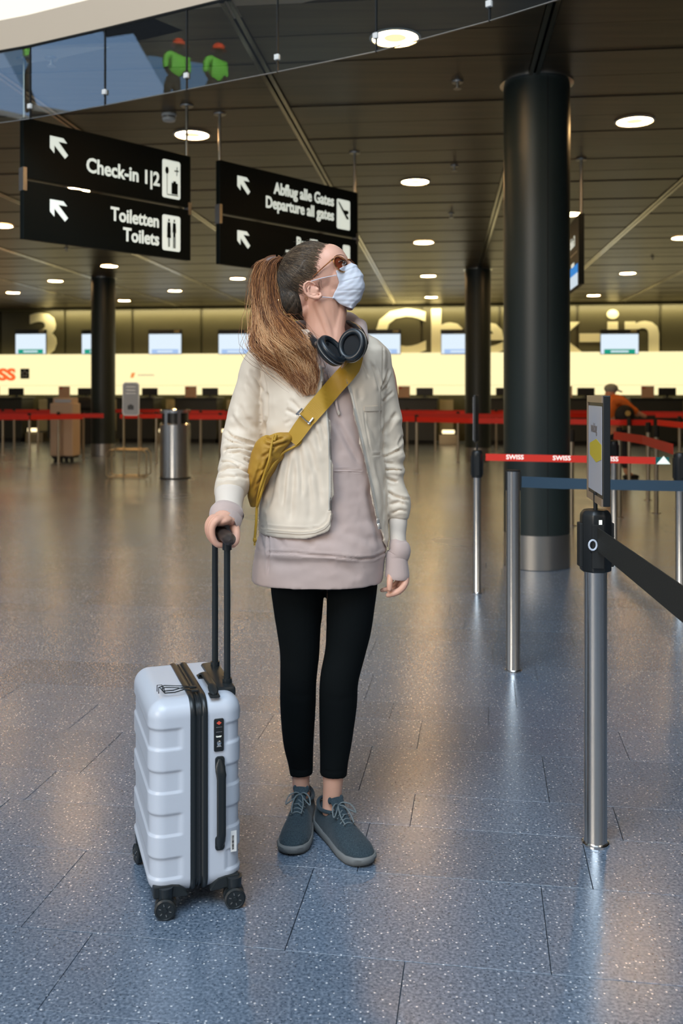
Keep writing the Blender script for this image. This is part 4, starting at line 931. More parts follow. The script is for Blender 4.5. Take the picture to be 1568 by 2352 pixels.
# telescopic handle
NA = .2145
MB().box(S(.205, .176, Z1-.008), (.050, .24, .03), SA).build('pole_housing', M_rub, sui, True, bevel=.008)
for w_ in (.0956, .256):
    MB().tube([S(NA, w_, Z1-.03), S(NA, w_, .905)], .0085, 16, flat=1.0).build('pole', M_rub, sui)
    MB().tube([S(NA, w_, Z1-.0), S(NA, w_, Z1+.018)], .0125, 16).build('pole_collar', M_rub, sui)
gr = MB(); rg = []
for i in range(21):
    t = i/20; w_ = .044+.236*t; e = min(t, 1-t)*20; k = math.sqrt(1-(1-min(1, (e+.12)/3.0))**2)
    c = S(NA, w_, .916+.004*math.sin(PI*t)); ring = []
    for a in [2*PI*q/20 for q in range(20)]:
        y = .0180*k*math.cos(a); z = (.014 if math.sin(a) > 0 else .018)*k*math.sin(a); ring.append(c+sn*y+uz*z)
    rg.append(ring)
gr.ring_loft(rg).build('grip', mat('grip_rubber', (.035, .026, .022), .4), sui)
for w_ in (.0956, .256): MB().tube([S(NA, w_, .885), S(NA, w_, .905)], .0125, 16).build('grip_socket', M_rub, sui)
# zip pulls with wire tags
for k, (wq, dz) in enumerate(((.085, .0), (.055, .004))):
    b = S(.115, wq, Z1+.007); a = [b, S(.095, wq-.004, Z1+.010+dz), S(.070, wq-.008, Z1+.006+dz), S(.045, wq-.006, Z1+.006+dz), S(.038, wq+.010, Z1+.012+dz), S(.050, wq+.014, Z1+.014+dz), S(.080, wq+.008, Z1+.012+dz), S(.105, wq+.004, Z1+.010)]
    MB().tube(a, .0014, 6, closed=True).tube([S(.045, wq-.006, Z1+.008+dz), S(.042, wq-.006, Z1+.022+dz), S(.030, wq-.004, Z1+.022+dz), S(.030, wq-.004, Z1+.006+dz)], .0012, 6).build('zip_pull', M_rub, sui)
    MB().box(S(.122, wq, Z1+.007), (.018, .012, .006), SA).build('zip_slider', M_rub, sui, True, bevel=.002)
# barcode sticker
stk = MB().prism([(.203, .137), (.218, .137), (.218, .190), (.203, .190)], lambda u, v, w_: sf(u, v, -.0+w_), .0006).build('barcode_sticker', mat('sticker', (.75, .75, .73), .5), sui, False)
mb = MB(); z = .143; rb_ = random.Random(5)
while z < .178:
    h_ = rb_.choice((.0006, .0010, .0018)); mb.prism([(.206, z), (.2115, z), (.2115, z+h_), (.206, z+h_)], lambda u, v, w_: sf(u, v, .0007+w_), .0002); z += h_+rb_.choice((.0006, .0010))
tag(mb.build('barcode', M_blackm, stk, False), kind='stuff')
# ------------------------------------------------------------------ the woman
M_skin = mat('skin', (.66, .36, .25), .5, 0, .4, sss=.15, noise=(9, (.74, .42, .31), 3), bump=(160, .08, .001))
M_jack = mat('jacket_nylon', (.66, .56, .44), .5, 0, .4, bump=(700, .08, .0006), noise=(3, (.71, .61, .49), 2), sheen=.1)
M_jackt = mat('jacket_trim', (.60, .55, .47), .7, bump=(1500, .15, .0005))
M_rib = mat('jacket_rib', (.66, .58, .50), .85, bump=(900, .35, .0008))
M_hood = mat('hoodie_fleece', (.47, .36, .325), .9, 0, .2, bump=(800, .25, .0008), noise=(4, (.52, .405, .365), 3), sheen=.3)
M_leg = mat('leggings', (.0030, .0045, .0050), .85, 0, .12, bump=(1200, .2, .0004))
M_shoe = mat('shoe_wool', (.020, .034, .044), .9, 0, .2, bump=(700, .5, .001), noise=(350, (.040, .062, .076), 2), sheen=.15)
M_shoel = mat('shoe_lining', (.07, .075, .075), .9)
M_sole = mat('shoe_sole', (.17, .18, .18), .7)
M_soled = mat('shoe_tread', (.05, .055, .055), .8)
M_lace = mat('shoe_lace', (.13, .16, .17), .85)
M_mask = mat('mask_paper', (.60, .62, .69), .75, 0, .2, bump=(1800, .15, .0004), sss=.1)
M_ochre = mat('ochre_strap', (.44, .25, .018), .55, bump=(1500, .35, .0006))
M_ochrec = mat('ochre_cloth', (.42, .23, .02), .6, bump=(400, .2, .001), noise=(14, (.33, .17, .015), 3))
M_zip = mat('zip_metal', (.50, .48, .45), .35, .9)
DB = 2.78
wo_root = empty('person', (-.07, 2.78, 0)); tag(wo_root, 'person in cream jacket with face mask and ponytail, looking up, hand on suitcase handle', 'person')
def R3(px, d): return px*d/F
def path_tube(mb, rows, n=24, fold=None, sub=6, cap=True, flat=1.0):       # rows (px,py,depth,r px[,depth factor])
    rows = [tuple(r)+((1.0,) if len(r) == 4 else ()) for r in rows]
    A = np.array(rows, float); m = len(A); ts = np.linspace(0, m-1, (m-1)*sub+1)
    def cr(t, c):                                                          # Catmull-Rom
        i = min(int(t), m-2); f = t-i; p0, p1, p2, p3 = A[max(i-1, 0), c], A[i, c], A[i+1, c], A[min(i+2, m-1), c]
        return .5*((2*p1)+(-p0+p2)*f+(2*p0-5*p1+4*p2-p3)*f*f+(-p0+3*p1-3*p2+p3)*f**3)
    P = []; Rr = []; Df = []
    for t in ts: d = cr(t, 2); P.append(V(cr(t, 0), cr(t, 1), d)); Rr.append(R3(cr(t, 3), d)); Df.append(cr(t, 4))
    rings = []
    for i, p in enumerate(P):
        tg = (P[min(i+1, len(P)-1)]-P[max(i-1, 0)]).normalized(); x = (Vector((1, 0, 0))-tg*tg.x).normalized(); y = tg.cross(x)
        if y.y < 0: y = -y
        ring = []
        for k in range(n):
            a = 2*PI*k/n; r = Rr[i]*(1+(fold(ts[i], a) if fold else 0)); ring.append(p+x*(r*math.cos(a))+y*(r*Df[i]*math.sin(a)))
        rings.append(ring)
    mb.ring_loft(rings, cap); return mb
def E(mb, px, py, d, rx, ry, rz, tilt=0, n=24, m=16):
    M = Matrix.Rotation(-math.radians(tilt), 3, 'Y'); return mb.ell(V(px, py, d), (rx, ry, rz), M, n, m)
# ---- head
HD = 2.745
mb = MB()
E(mb, 718, 628, HD, .100, .077, .086, 28)
E(mb, 752, 606, HD, .060, .066, .058, 30)
E(mb, 768, 608, HD-.002, .044, .062, .040, 40)
E(mb, 762, 640, HD, .056, .060, .062, 30)
E(mb, 776, 618, HD-.034, .022, .026, .022, 30)
E(mb, 776, 618, HD+.034, .022, .026, .022, 30)
E(mb, 757, 676, HD, .050, .052, .030, 22)
E(mb, 783, 683, HD, .030, .036, .026, 25)
E(mb, 794, 688, HD, .018, .022, .018); E(mb, 683, 684, HD+.008, .046, .058, .058); E(mb, 700, 712, HD+.01, .034, .046, .030)
mb.tube([V(790, 598, HD-.008), V(803, 612, HD-.012), V(812, 628, HD-.014), V(806, 636, HD-.010)], [.010, .013, .015, .012], 14)
mb.tube([V(748, 640, HD), V(742, 690, HD), V(746, 740, HD+.005), V(750, 790, HD+.01), V(750, 850, HD+.02)], [.055, .056, .056, .060, .08], 24)
mb.tube([V(772, 690, HD), V(775, 715, HD-.005), V(768, 750, HD-.012), V(762, 790, HD-.02)], [.026, .028, .030, .034], 16)
mb.tube([V(728, 690, HD-.045), V(745, 735, HD-.043), V(762, 790, HD-.040)], [.016, .015, .014], 12)
head = remesh(mb.mesh(), .0028, 7)
hb = BVHTree.FromPolygons([tuple(v.co) for v in head.vertices], [tuple(p.vertices) for p in head.polygons])
CAM = Vector((0, 0, CH))
def ray(px, py, bvh, off=.0, dflt=HD):
    dr_ = (V(px, py, 1.0)-CAM).normalized(); h = bvh.ray_cast(CAM, dr_)
    if h[0] is None: return V(px, py, dflt)
    return h[0]-dr_*off
# ear
mb = MB(); e0 = lambda x, y, o=.006: ray(x, y, hb, o)
ed = min(e0(705, 660).y, e0(728, 668).y)
def ep(x, y, o): p = V(x, y, ed-o); return p
hel = [(724, 655, .004), (717, 649, .008), (707, 647, .012), (699, 653, .014), (698, 663, .013), (702, 673, .011), (710, 681, .009), (720, 684, .007), (731, 684, .005), (737, 679, .003), (735, 672, .002)]
mb.tube([ep(*q) for q in hel], [.0028, .0034, .0036, .0038, .0038, .0036, .0040, .0048, .0058, .0050, .003], 10)
mb.tube([ep(711, 656, .009), ep(707, 663, .010), ep(709, 672, .009), ep(716, 678, .007), ep(725, 677, .005)], [.0026, .0034, .0034, .0032, .0028], 8)
mb.ell(ep(717, 668, .001), (.021, .006, .017), Matrix.Rotation(.5, 3, 'Y')); mb.ell(ep(729, 665, .004), (.0045, .004, .006))
mb.ell(ep(726, 682, .003), (.010, .005, .006))
ear = remesh(mb.mesh(), .0012, 3)
# ---- hands
def Hs(s, l, z): return S(NA-l, .0956+s, .918+z)          # along the grip, outward to the picture left, up
mb = MB()
for i, (s0, ln) in enumerate(((.034, 1.0), (.055, 1.05), (.075, 1.0), (.094, .86))):
    r = [.0088, .0090, .0085, .0076][i]
    stube(mb, [Hs(s0+.012, .004, .040), Hs(s0+.002, .022, .039), Hs(s0, .0335, .022), Hs(s0-.001, .0325, -.002), Hs(s0, .020, -.023), Hs(s0+.001, .002, -.0265), Hs(s0+.001, -.004, -.0255)], [r*1.25, r*1.22, r*1.12, r*1.0, r*.95, r*.85, r*.6], 12)
stube(mb, [Hs(.100, -.026, .030), Hs(.075, -.036, .014), Hs(.052, -.036, -.002), Hs(.036, -.031, -.018), Hs(.026, -.022, -.027)], [.016, .0135, .0108, .0098, .007], 12)
mb.tube([Hs(.100, -.016, .040), Hs(.082, -.006, .040), Hs(.068, .006, .036)], [.021, .021, .017], 16, flat=1.35, up=sw)
mb.ell(Hs(.066, .003, .036), (.031, .036, .0150), SM @ Matrix.Rotation(-.12, 3, 'Y'))
mb.ell(Hs(.078, -.022, .034), (.018, .026, .014), SM)
wr = V(523, 1188, 2.63)
mb.tube([Hs(.085, -.006, .034), Hs(.115, -.010, .032), Hs(.135, -.014, .034), wr, V(528, 1160, 2.66)], [.018, .018, .018, .020, .022], 16)
handR = remesh(mb.mesh(), .0017, 5)
mb = MB()
def hp(x, y, d): return V(x, y, d)
for pts, r in (([(918, 1300, 2.745), (930, 1328, 2.728), (926, 1347, 2.718), (912, 1360, 2.718), (891, 1367, 2.720)], .0100),
               ([(917, 1298, 2.745), (931, 1325, 2.732), (928, 1344, 2.718), (915, 1357, 2.722), (894, 1361, 2.728)], .0096),
               ([(915, 1298, 2.755), (927, 1322, 2.742), (922, 1340, 2.740), (905, 1352, 2.745), (883, 1354, 2.75)], .0092),
               ([(908, 1298, 2.77), (918, 1320, 2.765), (912, 1338, 2.762), (895, 1350, 2.765), (877, 1356, 2.768)], .0084)):
    stube(mb, [hp(*p) for p in pts], [r*1.15, r*1.1, r, r*.95, r*.72], 12)
stube(mb, [hp(906, 1285, 2.745), hp(899, 1312, 2.730), hp(895, 1336, 2.712), hp(894, 1353, 2.706)], [.015, .0108, .0095, .0075], 12)
mb.ell(hp(912, 1296, 2.745), (.022, .020, .036)); mb.tube([hp(911, 1220, 2.765), hp(912, 1280, 2.745)], [.015, .018], 14)
handL = remesh(mb.mesh(), .0017, 2)
# ---- body under the clothes (one trunk with arms and legs)
mb = MB()
path_tube(mb, [(750, 800, 2.78, 60, .9), (748, 860, 2.79, 100, .8), (745, 960, 2.79, 95, .95), (745, 1080, 2.79, 85, 1.0), (745, 1200, 2.80, 96, .9), (745, 1280, 2.80, 96, .8), (745, 1290, 2.80, 60, .8)], 24)
armR = [(640, 815, 2.79, 32), (590, 860, 2.80, 32), (568, 940, 2.82, 28), (556, 1015, 2.82, 26), (545, 1060, 2.77, 25), (535, 1120, 2.68, 22), (528, 1150, 2.64, 19)]
armL = [(850, 815, 2.79, 30), (882, 860, 2.81, 25), (893, 940, 2.83, 24), (897, 1015, 2.83, 22), (900, 1080, 2.80, 21), (908, 1150, 2.78, 17), (912, 1225, 2.76, 11)]
path_tube(mb, armR, 16); path_tube(mb, armL, 16)
LR = [(690, 1290, 2.80, 58), (683, 1340, 2.79, 57), (686, 1400, 2.78, 52), (686, 1450, 2.78, 45), (688, 1500, 2.78, 41), (686, 1560, 2.78, 39), (684, 1620, 2.80, 37), (686, 1700, 2.82, 31), (690, 1760, 2.83, 23), (691, 1800, 2.83, 19.5), (691, 1840, 2.83, 21), (688, 1865, 2.82, 23)]
LL = [(800, 1290, 2.79, 58), (804, 1340, 2.78, 57), (803, 1400, 2.77, 52), (800, 1450, 2.76, 46), (792, 1500, 2.76, 42), (778, 1560, 2.75, 41), (775, 1620, 2.76, 39), (770, 1700, 2.76, 33), (766, 1760, 2.75, 27), (764, 1800, 2.745, 23), (762, 1840, 2.745, 22), (764, 1870, 2.74, 25)]
path_tube(mb, LR, 18); path_tube(mb, LL, 18)
trunk = remesh(mb.mesh(), .006, 4)
bm = bmesh.new()
for me in (trunk, head, ear, handR, handL): bm.from_mesh(me)
bmesh.ops.remove_doubles(bm, verts=bm.verts[:0], dist=0)
bodym = bpy.data.meshes.new('body'); bm.to_mesh(bodym); bm.free()
link_mesh('body', bodym, M_skin, wo_root, True, None)
# nails
# ---- leggings
mb = MB()
lt = lambda rows, add: [(a, b, c, d+add) for a, b, c, d in rows]
path_tube(mb, [(745, 1240, 2.80, 100, .9), (745, 1300, 2.79, 116, .85), (745, 1335, 2.79, 118, .8)], 28)
path_tube(mb, [(683, 1290, 2.79, 62), (683, 1340, 2.785, 62.5), (684, 1400, 2.78, 56), (686, 1450, 2.775, 50), (688, 1500, 2.775, 45.5), (685, 1560, 2.78, 42), (684, 1620, 2.795, 41), (685, 1700, 2.815, 35.5), (690, 1750, 2.83, 29), (692, 1778, 2.83, 26.5)], 24)
path_tube(mb, [(806, 1290, 2.785, 60), (806, 1340, 2.775, 61), (804.5, 1400, 2.765, 55), (800, 1450, 2.76, 51.5), (792, 1500, 2.755, 46.5), (779, 1560, 2.75, 44.5), (776, 1620, 2.755, 43.5), (771, 1700, 2.755, 37.5), (767, 1750, 2.75, 32.5), (765.5, 1780, 2.748, 31)], 24)
lg = remesh(mb.mesh(), .0045, 3)
creases(lg, [([(748, 1335), (746, 1400), (744, 1440)], 3.5, .006), ([(655, 1345), (700, 1362)], 5, .002), ([(800, 1350), (850, 1340)], 5, .002), ([(650, 1590), (690, 1600), (720, 1592)], 7, .0007), ([(740, 1600), (780, 1610), (815, 1598)], 7, .0007), ([(666, 1765), (692, 1771), (716, 1764)], 2, .0012), ([(738, 1768), (766, 1774), (796, 1767)], 2, .0012)])
link_mesh('leggings', lg, M_leg, wo_root, True, None)
# ---- hoodie: body, hood roll, cuffs
TJ = [  # py, silhouette left, right, half depth, left edge px, right edge px
 (756, 664, 832, .070, 724, 812), (766, 650, 842, .080, 726, 812), (782, 618, 872, .092, 728, 812), (800, 604, 886, .100, 731, 808), (830, 600, 890, .112, 736, 800), (850, 599, 889, .118, 738, 795), (870, 599, 888, .123, 741, 793), (920, 600, 884, .130, 748, 806), (960, 602, 882, .134, 755, 815),
 (1000, 603, 882, .137, 760, 825), (1050, 602, 882, .140, 764, 837), (1100, 600, 884, .143, 765, 849), (1150, 597, 887, .147, 764, 860), (1180, 596, 889, .149, 763, 866), (1195, 595, 890, .150, 758, 870), (1208, 595, 890, .150, 744, 875), (1218, 595, 891, .150, 715, 879), (1225, 595, 891, .150, 690, 881), (1256, 596, 893, .150, 680, 889)]
def torso_ring(py, n=64, inset=0, xs=None, b=None):
    xl, xr, bb_, _, _ = lerp_tab(TJ, py)
    if xs: xl, xr = xs
    if b: bb_ = b
    c = V((xl+xr)/2, py, DB); a_ = R3((xr-xl)/2, DB)-inset; bb_ -= inset
    return [Vector((c.x+a_*math.copysign(abs(math.cos(t))**.85, math.cos(t)), c.y+(.012 if py < 800 else 0)-bb_*math.copysign(abs(math.sin(t))**.85, math.sin(t)), c.z)) for t in [2*PI*k/n for k in range(n)]]
mb = MB(); rings = [torso_ring(py, 64, .022) for py in (772, 790, 820, 850, 900, 950, 1000, 1050, 1100, 1150, 1190)]
for py, xl, xr, b in ((1215, 598, 884, .138), (1240, 590, 886, .145), (1262, 585, 886, .150), (1271, 584, 885, .143), (1290, 582, 882, .143), (1315, 581, 880, .144), (1332, 580, 878, .145)): rings.append(torso_ring(py, 64, 0, (xl, xr), b))
mb.ring_loft(rings)
mb.tube([V(742, 850, 2.655), V(716, 815, 2.665), V(694, 788, 2.70), V(668, 776, 2.76), V(676, 764, 2.86), V(740, 752, 2.91), V(800, 742, 2.87), V(823, 750, 2.79), V(829, 778, 2.73), V(818, 815, 2.67), V(790, 852, 2.645)], [.014, .022, .030, .034, .036, .036, .034, .026, .024, .022, .014], 16)
hm = remesh(mb.mesh(), .0045, 4)
hc_ = [([(617, 1200), (617, 1270), (616, 1325)], 2.2, .006), ([(617, 1269), (680, 1270), (700, 1274), (760, 1277), (830, 1284), (860, 1281), (885, 1268)], 2.4, .0034, .5), ([(700, 1225), (770, 1240), (840, 1270)], 12, .004), ([(765, 1078), (830, 1082)], 1.6, .002, .6), ([(740, 1180), (790, 1225), (880, 1245)], 12, .005), ([(845, 1110), (860, 1200), (882, 1262)], 7, .006), ([(768, 960), (795, 1010), (832, 1075)], 6, .006), ([(640, 1215), (650, 1262)], 6, .003), ([(700, 1220), (720, 1262)], 8, .003), ([(770, 1290), (830, 1330)], 12, .003), ([(620, 1292), (700, 1300)], 10, .002), ([(730, 820), (742, 850), (765, 890)], 3, .004), ([(800, 850), (780, 880), (770, 900)], 3, .004), ([(595, 1225), (604, 1262)], 4, .004)]
creases(hm, hc_)
co = getco(hm); no = getno(hm); setco(hm, co+no*((vnoise(co*22, 3)*.0022)+(vnoise(co*60, 4)*.0008))[:, None])
hood = link_mesh('hoodie', hm, M_hood, wo_root, True, None)
# ---- jacket: open shell + sleeves, fused
mb = MB(); NU, NV = 90, 60; th = .017
def th_of(px, py, right):                          # angle on the ring whose front point shows in column px
    xl, xr, b, _, _ = lerp_tab(TJ, py); c = V((xl+xr)/2, py, DB); a_ = R3((xr-xl)/2, DB); best = None
    for k in range(61):
        t = .15+(PI-.3)*k/60; x = c.x+a_*math.copysign(abs(math.cos(t))**.85, math.cos(t)); y = c.y-b*abs(math.sin(t))**.85; q = 784+x*F/y
        if best is None or abs(q-px) < best[0]: best = (abs(q-px), t)
    return best[1]
TT = []
for py in np.linspace(756, 1256, 51):
    _, _, _, el, er = lerp_tab(TJ, py); TT.append((py, th_of(el, py, False), th_of(er, py, True)))
outer, inner = [], []
for j in range(NV+1):
    for i in range(NU+1):
        u = i/NU; hem = 1221+34*max(0, min(1, (u-.75)/.22)); py = 756+(hem-756)*j/NV
        tl, tr = lerp_tab(TT, py)                  # left edge angle (>90), right edge angle (<90); go round the back
        t = tl+(2*PI+tr-tl)*u
        xl, xr, b, _, _ = lerp_tab(TJ, py); c = V((xl+xr)/2, py, DB)
        edge = min(u, 1-u); lift = .004*max(0, 1-edge*18)
        for lst, ins in ((outer, 0), (inner, th*min(1, .35+edge*14))):
            a_ = R3((xr-xl)/2, DB)-ins; bb_ = b-ins+lift
            lst.append(Vector((c.x+a_*math.copysign(abs(math.cos(t))**.85, math.cos(t)), c.y+(.012 if py < 800 else 0)-bb_*math.copysign(abs(math.sin(t))**.85, math.sin(t)), c.z)))
N1 = len(outer); W1 = NU+1; fs = []
for j in range(NV):
    for i in range(NU):
        a_ = j*W1+i; fs.append((a_, a_+1, a_+W1+1, a_+W1)); fs.append((N1+a_, N1+a_+W1, N1+a_+W1+1, N1+a_+1))
for i in range(NU):
    fs.append((i, N1+i, N1+i+1, i+1)); k = NV*W1+i; fs.append((k, k+1, N1+k+1, N1+k))
for j in range(NV):
    k = j*W1; fs.append((k, k+W1, N1+k+W1, N1+k)); k += NU; fs.append((k, N1+k, N1+k+W1, k+W1))
mb.add(outer+inner, fs)
slR = [(640, 806, 2.79, 30, 1.25), (606, 818, 2.79, 36, 1.35), (586, 850, 2.79, 36, 1.3), (578, 900, 2.79, 37.5, 1.1), (567, 945, 2.79, 42, 1.0), (560, 980, 2.79, 44, 1), (552, 1016, 2.78, 42.5, 1), (545, 1050, 2.75, 40, 1), (541, 1082, 2.715, 40, 1), (536, 1108, 2.68, 41, 1), (530, 1128, 2.66, 37, 1), (528, 1136, 2.65, 32, 1)]
slL = [(846, 806, 2.80, 30, 1.2), (866, 822, 2.80, 30, 1.3), (876, 850, 2.81, 28, 1.4), (882, 900, 2.81, 29, 1.3), (889, 945, 2.81, 31, 1.15), (893, 990, 2.81, 32, 1.1), (896, 1035, 2.80, 31, 1), (897, 1075, 2.79, 30, 1), (901, 1110, 2.78, 27.5, 1), (910, 1150, 2.77, 30, 1), (915, 1178, 2.765, 27, 1), (914, 1194, 2.76, 21, 1)]
path_tube(mb, slR, 28); path_tube(mb, slL, 28)
jm = remesh(mb.mesh(), .0042, 5)
jc = [
 ([(597, 790), (602, 831), (611, 885), (612, 915)], 1.8, .0022), ([(612, 905), (612, 956), (602, 985), (600, 1018)], 3, .008, .2),
 ([(572, 846), (590, 876), (608, 906)], 5, .004), ([(566, 876), (582, 905), (602, 930)], 5, .003), ([(536, 944), (552, 970), (570, 990)], 5, -.003), ([(548, 925), (560, 955), (590, 990)], 6, .003),
 ([(514, 987), (534, 1004), (565, 1015), (596, 1024)], 3.2, .0085), ([(512, 1042), (522, 1031), (550, 1029), (590, 1036)], 3.0, .009), ([(522, 1042), (552, 1038), (586, 1054)], 3, .006),
 ([(503, 1062), (531, 1063), (545, 1068), (560, 1074)], 3, .006), ([(497, 1087), (522, 1074), (550, 1074), (583, 1092)], 3.2, .0085), ([(496, 1101), (525, 1094), (549, 1098)], 3.5, .004), ([(560, 1052), (582, 1066)], 3, .005), ([(540, 1090), (572, 1100)], 3.5, .004),
 ([(516, 1008), (540, 1019), (575, 1028)], 3.5, .004),
 ([(878, 800), (880, 850), (876, 895), (878, 960), (877, 1040)], 1.8, .0045, .2), ([(896, 846), (886, 870), (874, 898)], 2.6, .0055), ([(848, 828), (862, 852), (869, 882), (872, 900)], 3.5, .0050), ([(893, 878), (884, 890), (876, 903)], 2.5, .004), ([(904, 898), (890, 910), (877, 924)], 3, .004),
 ([(914, 944), (898, 968), (880, 1000)], 5, .0050), ([(926, 1000), (917, 1024)], 3, .003), ([(926, 1030), (902, 1042), (878, 1051)], 2.8, .0085), ([(879, 1080), (902, 1079), (926, 1082)], 2.8, .0085), ([(884, 1097), (898, 1103), (914, 1107)], 3, .006), ([(884, 1126), (905, 1140), (941, 1150)], 3.2, .007), ([(892, 1160), (916, 1152), (930, 1160)], 3, .005), ([(896, 1180), (918, 1170), (935, 1175)], 3, .005), ([(880, 1062), (905, 1066)], 3, .004),
 ([(824, 812), (836, 842), (848, 870)], 3.5, .005), ([(838, 930), (837, 944), (840, 976), (847, 1023), (856, 1044)], 1.6, .002), ([(853, 1046), (878, 1042)], 1.8, .003), ([(846, 1060), (858, 1110), (872, 1180)], 6, .003), ([(862, 1050), (876, 1120), (884, 1200)], 5, .003), ([(838, 960), (858, 990), (872, 1030)], 6, .002), ([(822, 890), (830, 920)], 6, .002),
 ([(664, 915), (678, 930), (690, 945)], 4, .003), ([(655, 940), (672, 948), (684, 955)], 4, .003), ([(668, 965), (655, 975)], 4, .002), ([(725, 955), (738, 975), (748, 1010)], 4, .003), ([(716, 972), (728, 1000), (735, 1040)], 4, .003), ([(700, 1000), (712, 1040), (722, 1090)], 5, .003),
 ([(684, 1012), (692, 1080), (694, 1150)], 5, .0035), ([(664, 1025), (655, 1090), (648, 1170)], 5, .004), ([(645, 1045), (628, 1110), (612, 1175)], 5, .004), ([(712, 1010), (728, 1090), (738, 1170)], 6, .0025), ([(672, 1050), (672, 1120), (666, 1205)], 7, .003), ([(704, 1070), (712, 1150), (712, 1205)], 7, .002), ([(655, 830), (660, 900)], 8, .001),
 ([(596, 1209), (650, 1213), (700, 1216), (735, 1211), (752, 1197), (757, 1178)], 1.6, .0030, .8),
 ([(752, 930), (757, 1000), (758, 1090), (757, 1175)], 1.8, .0016), ([(802, 880), (814, 930), (834, 1010), (852, 1090), (868, 1150)], 1.8, .0018)]
jc = [(c[0], c[1]*.9, c[2]*(1.35 if len(c) < 4 else 1))+tuple(c[3:]) for c in jc]
creases(jm, jc)
jm = evalmesh(jm, [('SMOOTH', dict(factor=.5, iterations=2))])
co = getco(jm); no = getno(jm); px_, py_ = proj(co); arm = ((px_ < 612) | (px_ > 880))*(py_ > 960)
dd_ = vnoise(co*np.array([9, 9, 14]), 11)*.0035+vnoise(co*26+3, 12)*.0022+vnoise(co*60, 5)*.0006+arm*vnoise(co*np.array([18, 18, 46]), 13)*.0050
setco(jm, co+no*dd_[:, None])
jacket = link_mesh('jacket', jm, M_jack, wo_root, True, None)
def bvh_of(*ms):
    vs_, fs_ = [], []
    for me in ms:
        k = len(vs_); vs_ += [tuple(v.co) for v in me.vertices]; fs_ += [tuple(i+k for i in p.vertices) for p in me.polygons]
    return BVHTree.FromPolygons(vs_, fs_)
jb_ = bvh_of(jm); jhb = bvh_of(jm, hm)
# sub-parts of the jacket
def cuff(rows, name, m, par, n=40, ribs=.02, grooves=1):
    mb = MB(); path_tube(mb, rows, 64, lambda t, a: ribs*math.cos(a*n/2), 5); o = mb.build(name, m, par, True, angle=None); return o
cuff([(528, 1128, 2.655, 33.5), (527, 1140, 2.645, 33.5), (526, 1158, 2.625, 30.5), (526, 1174, 2.605, 29.5), (526, 1177, 2.60, 27)], 'cuff', M_rib, jacket, 60, .006)
cuff([(914, 1188, 2.762, 20), (914, 1200, 2.76, 21), (913, 1225, 2.757, 18.8), (914, 1247, 2.752, 18.6), (914, 1249, 2.75, 17)], 'cuff', M_rib, jacket, 60, .006)
def ribbon(pts_c, wpx, bvh, off, th, name, m, par, dflt=2.64, nseg=5, tab=None, smooth=2):
    """band laid over the surface: centreline px points with widths in px"""
    rows_ = []
    A = np.array(pts_c, float); s = np.r_[0, np.cumsum(np.hypot(*np.diff(A[:, :2], axis=0).T))]; n = max(int(s[-1]/7), 3)
    C_ = [[np.interp(t, s, A[:, k]) for k in range(A.shape[1])] for t in np.linspace(0, s[-1], n)]
    for i, c in enumerate(C_):
        a_ = C_[max(i-1, 0)]; b_ = C_[min(i+1, n-1)]; tx, ty = b_[0]-a_[0], b_[1]-a_[1]; L = math.hypot(tx, ty); nx, ny = -ty/L, tx/L
        wd = c[2] if len(c) > 2 else wpx
        ds = [ray(c[0]+nx*wd*(k/nseg-.5), c[1]+ny*wd*(k/nseg-.5), bvh, off, dflt) for k in range(nseg+1)]
        rows_.append([p.y for p in ds]+[c, nx, ny, wd])
    D = np.array([r[:nseg+1] for r in rows_])
    for _ in range(smooth):
        D2 = D.copy(); D2[1:-1] = (D[:-2]+D[1:-1]+D[2:])/3; D2[:, 1:-1] = (D2[:, :-2]+D2[:, 1:-1]+D2[:, 2:])/3; D = np.minimum(D, D2)
    rings = []
    for r, dr_ in zip(rows_, D):
        c, nx, ny, wd = r[-4:]
        fr_ = [V(c[0]+nx*wd*(k/nseg-.5), c[1]+ny*wd*(k/nseg-.5), dr_[k]) for k in range(nseg+1)]
        rings.append(fr_+[p+Vector((0, th, 0)) for p in reversed(fr_)])
    return MB().ring_loft(rings).build(name, m, par, True)
ribbon([(733, 840), (738, 870), (745, 905), (750, 950), (755, 1000), (757, 1060), (757, 1120), (756, 1172)], 5, jhb, .002, .004, 'zip_tape', M_jackt, jacket)
ribbon([(799, 872), (809, 915), (820, 965), (832, 1015), (843, 1065), (855, 1120), (866, 1178), (870, 1195)], 5, jhb, .002, .004, 'zip_tape', M_jackt, jacket)
def teeth(pts, name):
    A = np.array(pts, float); s = np.r_[0, np.cumsum(np.hypot(*np.diff(A.T, axis=1)))]; mb = MB()
    for t in np.arange(0, s[-1], 2.6):
        x, y = np.interp(t, s, A[:, 0]), np.interp(t, s, A[:, 1]); mb.box(ray(x, y, jhb, .0075), (.0042, .003, .0016))
    tag(mb.build(name, M_zip, jacket, False), kind='stuff')
teeth([(736, 840), (741, 870), (748, 905), (753, 950), (758, 1000), (760.5, 1060), (761, 1120), (760, 1172)], 'zip_teeth')
teeth([(796, 872), (806, 915), (817, 965), (829, 1015), (840, 1065), (852, 1120), (863, 1178), (867, 1195)], 'zip_teeth')
q = ray(868, 1197, jhb, .010); MB().box(q, (.010, .008, .016)).tube([q+Vector((.001, -.004, -.006)), q+Vector((.004, -.006, -.022))], .003, 8, flat=2).build('zip_slider', M_zip, jacket, True, bevel=.002)
ribbon([(837, 939), (850, 939), (863, 938.5), (877, 938)], 11, jb_, .003, .005, 'pocket_welt', M_jack, jacket)
# hem binding
ribbon([(598, 1218), (640, 1221), (690, 1225), (722, 1222), (744, 1213), (757, 1199), (762, 1180)], 5.5, jhb, .002, .004, 'hem_binding', M_jack, jacket)
